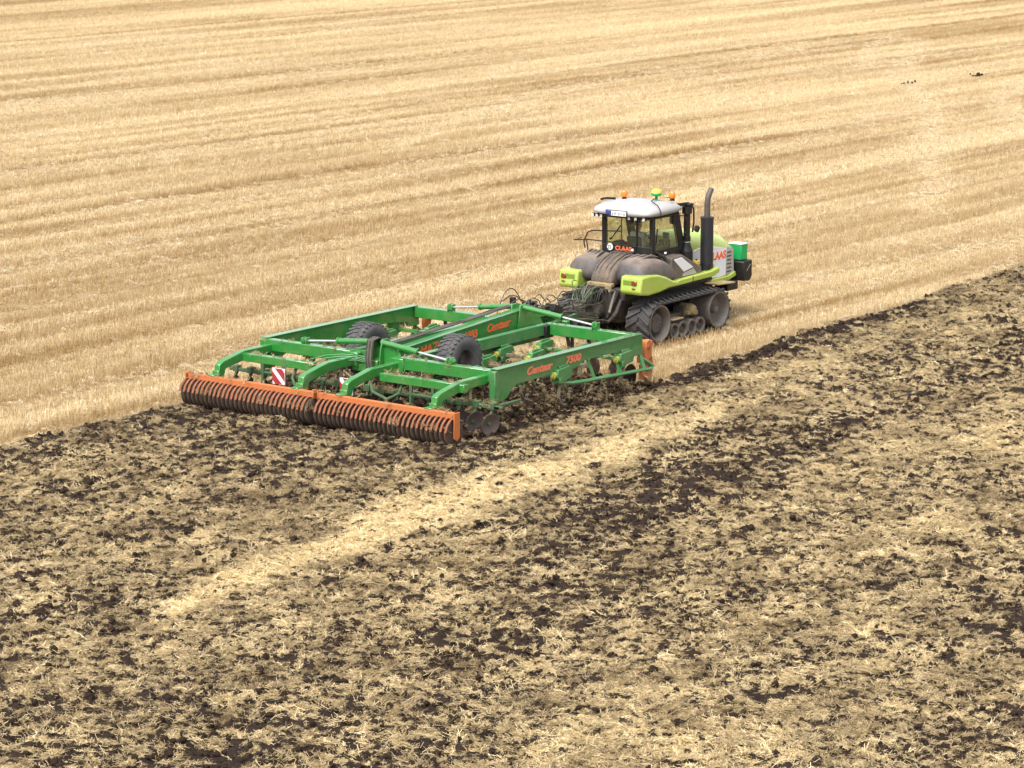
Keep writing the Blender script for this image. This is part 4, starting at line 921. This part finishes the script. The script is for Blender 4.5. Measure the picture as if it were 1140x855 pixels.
# couplers, pipes, top link and mud on the rear of the tractor
TR = random.Random(12)
for k_ in range(9):
    y_ = -.42 + k_ * .105
    tp(MB().tube([(-.60, y_, 1.34 + TR.uniform(-.05, .05)), (-.78, y_, 1.36 + TR.uniform(-.05, .05))], .026, 8).tube([(-.72, y_, 1.35), (-.80, y_, 1.36)], .034, 8), 'coupler', TR.choice(['hosegrey', 'grime', 'steel']), bevel=0)
tp(MB().tube([(-.50, .05, 1.25), (-1.02, .02, 1.02)], .04, 8).box((-1.05, .02, 1.0), (.1, .1, .12)), 'top_link', 'grime', bevel=0)
for s in (1, -1):
    tp(MB().tube([(-.45, s * .52, 1.1), (-.70, s * .56, .82), (-.98, s * .50, .62)], .05, 8), 'lower_link', 'grime', bevel=0)
    tp(MB().box((-.46, s * .36, 1.02), (.10, .22, .30)).box((-.47, s * .30, .74), (.12, .30, .16)), 'casting', 'grime', bevel=.02)
    tp(MB().tube([(-.50, s * .18, 1.2), (-.62, s * .20, 1.0), (-.52, s * .26, .72)], .022, 6), 'pipe', 'hosegrey', bevel=0)
for k_ in range(10):
    y0 = -.4 + k_ * .085
    tp(MB().tube([(-.80, y0, 1.36), (-.95 - TR.uniform(0, .12), y0 + .02, 1.42 + TR.uniform(-.1, .12)), (-1.02 - TR.uniform(0, .1), y0 * .7, 1.1), (-.98, y0 * .5 + .05, .72)], .017, 6), 'hydraulic_hose', TR.choice(['hose', 'hosegrey', 'hose']), bevel=0, sub=1, angle=180)

# ================================================================== separate things on the tractor
gb = thing('tool_box', 'bright green plastic box with a pale rim, standing on the black front weight', 'box', (12.36 + 4.93, .88 - .50, 1.455))
MB().prism([(-.15, 0), (-.16, .40), (.16, .40), (.15, 0)], 'Y', -.20, .20).build('box_body', M['greenbox'], gb, .015, loc=(0, 0, .005))
MB().box((0, 0, .42), (.34, .42, .025)).build('lid', M['boxrim'], gb, .01)
bk = thing('canister', 'small yellow canister standing by the foot of the black exhaust stack', 'canister', (12.36 + 2.28, .88 - .93, 1.535))
MB().lathe([(0, 0), (.085, 0), (.095, .22), (.10, .23), (.10, .25), (0, .25)], (0, 0, 0), 'Z', 16).build('canister_body', M['yellow'], bk, 0)
MB().lathe([(0, .25), (.03, .25), (.03, .28), (0, .28)], (.03, 0, 0), 'Z', 10).build('cap', M['black'], bk, 0)

# driver, seen from behind through the rear window
drv = thing('person', 'driver with short brown hair and light grey shirt seated in the tractor cab', 'person', (12.36 + 1.06, .88, 2.06))
J = [(0, 0, .06), (.0, 0, .22), (-.02, 0, .40), (-.01, 0, .50), (.01, 0, .57), (.02, 0, .64),
     (-.01, .17, .46), (.10, .24, .26), (.32, .15, .30), (.42, .12, .34), (-.01, -.17, .46), (.10, -.24, .26), (.32, -.15, .30), (.42, -.12, .34),
     (.10, .10, .04), (.46, .12, .06), (.52, .12, -.20), (.60, .12, -.24), (.10, -.10, .04), (.46, -.12, .06), (.52, -.12, -.20), (.60, -.12, -.24)]
Ed = [(0, 1), (1, 2), (2, 3), (3, 4), (4, 5), (2, 6), (6, 7), (7, 8), (8, 9), (2, 10), (10, 11), (11, 12), (12, 13), (0, 14), (14, 15), (15, 16), (16, 17), (0, 18), (18, 19), (19, 20), (20, 21)]
Ra = [(.13, .16), (.12, .15), (.12, .17), .075, .055, .055, .065, .05, .035, .026, .065, .05, .035, .026, .085, .065, .05, .035, .085, .065, .05, .035]
# head: an egg with nose, brow and ears, one continuous surface with the body's neck below
def add_skin_layer(me):
    import bmesh as _b
    bm = _b.new(); bm.from_mesh(me); bm.verts.layers.skin.verify(); bm.to_mesh(me); bm.free()
def skin_body(joints, edges, radii, name, mat, parent, sub=2):
    me = bpy.data.meshes.new(name); me.from_pydata(joints, edges, []); add_skin_layer(me); me.materials.append(mat)
    o_ = bpy.data.objects.new(name, me); COL.objects.link(o_); o_.parent = parent
    sv_ = me.skin_vertices[0].data
    for i, r in enumerate(radii): sv_[i].radius = r if isinstance(r, tuple) else (r, r)
    sv_[0].use_root = True
    m_ = o_.modifiers.new('skin', 'SKIN'); m_.use_smooth_shade = True
    s_ = o_.modifiers.new('sub', 'SUBSURF'); s_.levels = s_.render_levels = sub
    return o_
# hands: palm joint then five finger chains closing on the wheel
for s, base in ((1, 9), (-1, 13)):
    bx_, by_, bz_ = J[base]
    for f_, (dy, L_) in enumerate(((.030, .030), (.012, .036), (-.006, .034), (-.024, .028))):
        i0 = len(J); y_ = by_ + s * dy * .9
        J += [(bx_ + .05, y_, bz_ + .015), (bx_ + .05 + L_, y_, bz_ - .002), (bx_ + .045 + L_, y_, bz_ - .03)]; Ed += [(base, i0), (i0, i0 + 1), (i0 + 1, i0 + 2)]; Ra += [.011, .009, .008]
    i0 = len(J); J += [(bx_ + .01, by_ - s * .035, bz_ + .005), (bx_ + .035, by_ - s * .05, bz_ - .01)]; Ed += [(base, i0), (i0, i0 + 1)]; Ra += [.011, .009]
body = skin_body(J, Ed, Ra, 'body', M['skin'], drv)
rings = []
for (z_, fx, bx2, w_) in ((.60, .075, -.02, .045), (.64, .105, -.06, .062), (.68, .115, -.085, .072), (.73, .108, -.10, .078), (.78, .10, -.10, .078), (.82, .07, -.08, .062), (.845, .02, -.03, .025)):
    ring = []
    for k_ in range(16):
        an = 2 * math.pi * k_ / 16; c_, s_ = math.cos(an), math.sin(an); xm = (fx + bx2) / 2; hx = (fx - bx2) / 2
        x2 = xm + hx * c_; 
        if k_ == 0 and .66 < z_ < .74: x2 += .022
        ring.append((x2 + .01, w_ * s_, z_))
    rings.append(ring)
hd = MB().loft(rings).build('head', M['skin'], drv, 0, sub=1, angle=180)
for s in (1, -1):
    MB().lathe([(0, 0), (.011, .002), (.012, .008), (0, .012)], (.115, s * .032, .735), 'X', 10).build('eye', M['signwhite'], hd, 0)
    MB().lathe([(0, -.008), (.028, -.006), (.03, .004), (0, .01)], (.0, s * .083, .715), 'Y', 12).build('ear', M['skin'], hd, 0)
MB().box((.122, 0, .655), (.01, .045, .010)).build('mouth', M['redlens'], hd, .003)
rings = []
for (z_, fx, bx2, w_) in ((.66, -.03, -.090, .060), (.70, .0, -.112, .082), (.75, .03, -.122, .088), (.80, .085, -.118, .086), (.84, .07, -.09, .068), (.865, .02, -.04, .03)):
    rings.append([((fx + bx2) / 2 + (fx - bx2) / 2 * math.cos(2 * math.pi * k_ / 14) + .01, w_ * math.sin(2 * math.pi * k_ / 14), z_) for k_ in range(14)])
MB().loft(rings).build('hair', M['hair'], hd, 0, sub=1, angle=180)
SJ = [(0, 0, .04), (.0, 0, .22), (-.02, 0, .40), (-.01, 0, .485), (-.01, .17, .46), (.07, .215, .33), (-.01, -.17, .46), (.07, -.215, .33)]
skin_body(SJ, [(0, 1), (1, 2), (2, 3), (2, 4), (4, 5), (2, 6), (6, 7)], [(.155, .19), (.14, .175), (.14, .19), .09, .085, .072, .085, .072], 'shirt', M['shirt'], drv)
TJ = [(.02, 0, .04), (.10, .10, .04), (.46, .12, .06), (.52, .12, -.18), (.10, -.10, .04), (.46, -.12, .06), (.52, -.12, -.18)]
skin_body(TJ, [(0, 1), (1, 2), (2, 3), (0, 4), (4, 5), (5, 6)], [.13, .10, .08, .062, .10, .08, .062], 'trousers', M['jeans'], drv)

# ================================================================== dirt carried by the machine and thrown up round its tools
# soil and straw heaped under and along the cultivator
_n = 5200
x = _rng.uniform(.6, 7.9, _n); y = _rng.uniform(-3.75, 3.75, _n)
s = .02 + .075 * _rng.random(_n) ** 3; z = np.maximum(soil_z(x, y), -.02) + _rng.random(_n) ** 2 * .16
o = scatter('thrown_soil', np.stack([x, y, z], 1), _rng.random(_n) * 6.283, s[:, None] * _rng.uniform(.7, 1.3, (_n, 3)), _rng.random(_n), [clod(i) for i in range(6)])
tag(o, 'dark loose soil thrown up between the tines of the green cultivator', 'soil')
_n = 1500
x = _rng.uniform(.5, 7.9, _n); y = _rng.uniform(-3.7, 3.7, _n); k = _rng.random(_n) < .35
zz_ = np.where(k, _rng.uniform(.05, .5, _n), _rng.uniform(.0, .14, _n))
px_ = []
# straw caught on beams and roller
for (a, b, n_) in (((2.0, -3.2, 1.275), (2.0, -.7, 1.275), 12), ((2.0, .7, 1.275), (2.0, 3.2, 1.275), 12), ((1.0, -3.2, 1.11), (1.0, -1, 1.11), 30), ((1.0, 1, 1.11), (1.0, 3.2, 1.11), 20),
                   ((1.45, -3.7, .65), (1.45, 3.7, .65), 130), ((-.02, -3.7, .735), (-.02, 3.7, .735), 40), ((-.25, -3.7, .42), (-.25, 3.7, .42), 60), ((4.35, -3.2, .85), (4.35, 3.2, .85), 60), ((5.6, -3.2, .85), (5.6, 3.2, .85), 60),
                   ((3.1, -3.2, .85), (3.1, 3.2, .85), 60), ((6.75, -3.2, .85), (6.75, 3.2, .85), 50), ((2.2, -.4, 1.05), (2.2, -.9, 1.28), 14), ((2.1, .3, 1.0), (2.1, .9, 1.05), 10)):
    for i in range(n_):
        t = _rng.random(); p = np.array(a) * (1 - t) + np.array(b) * t; px_.append(p + _rng.normal(size=3) * (.05, .02, .015))
px_ = np.array(px_)
P = np.concatenate([np.stack([x, y, zz_], 1), px_]); _n = len(P)
o = scatter('caught_straw', P, _rng.random(_n) * 6.283, _rng.uniform(.5, 1.1, _n), np.clip(.35 + _rng.normal(size=_n) * .15, 0, 1), pr, (_rng.normal(size=_n) * .8, _rng.normal(size=_n) * .8))
tag(o, 'bits of straw caught on the green frame and churned under the cultivator', 'straw')
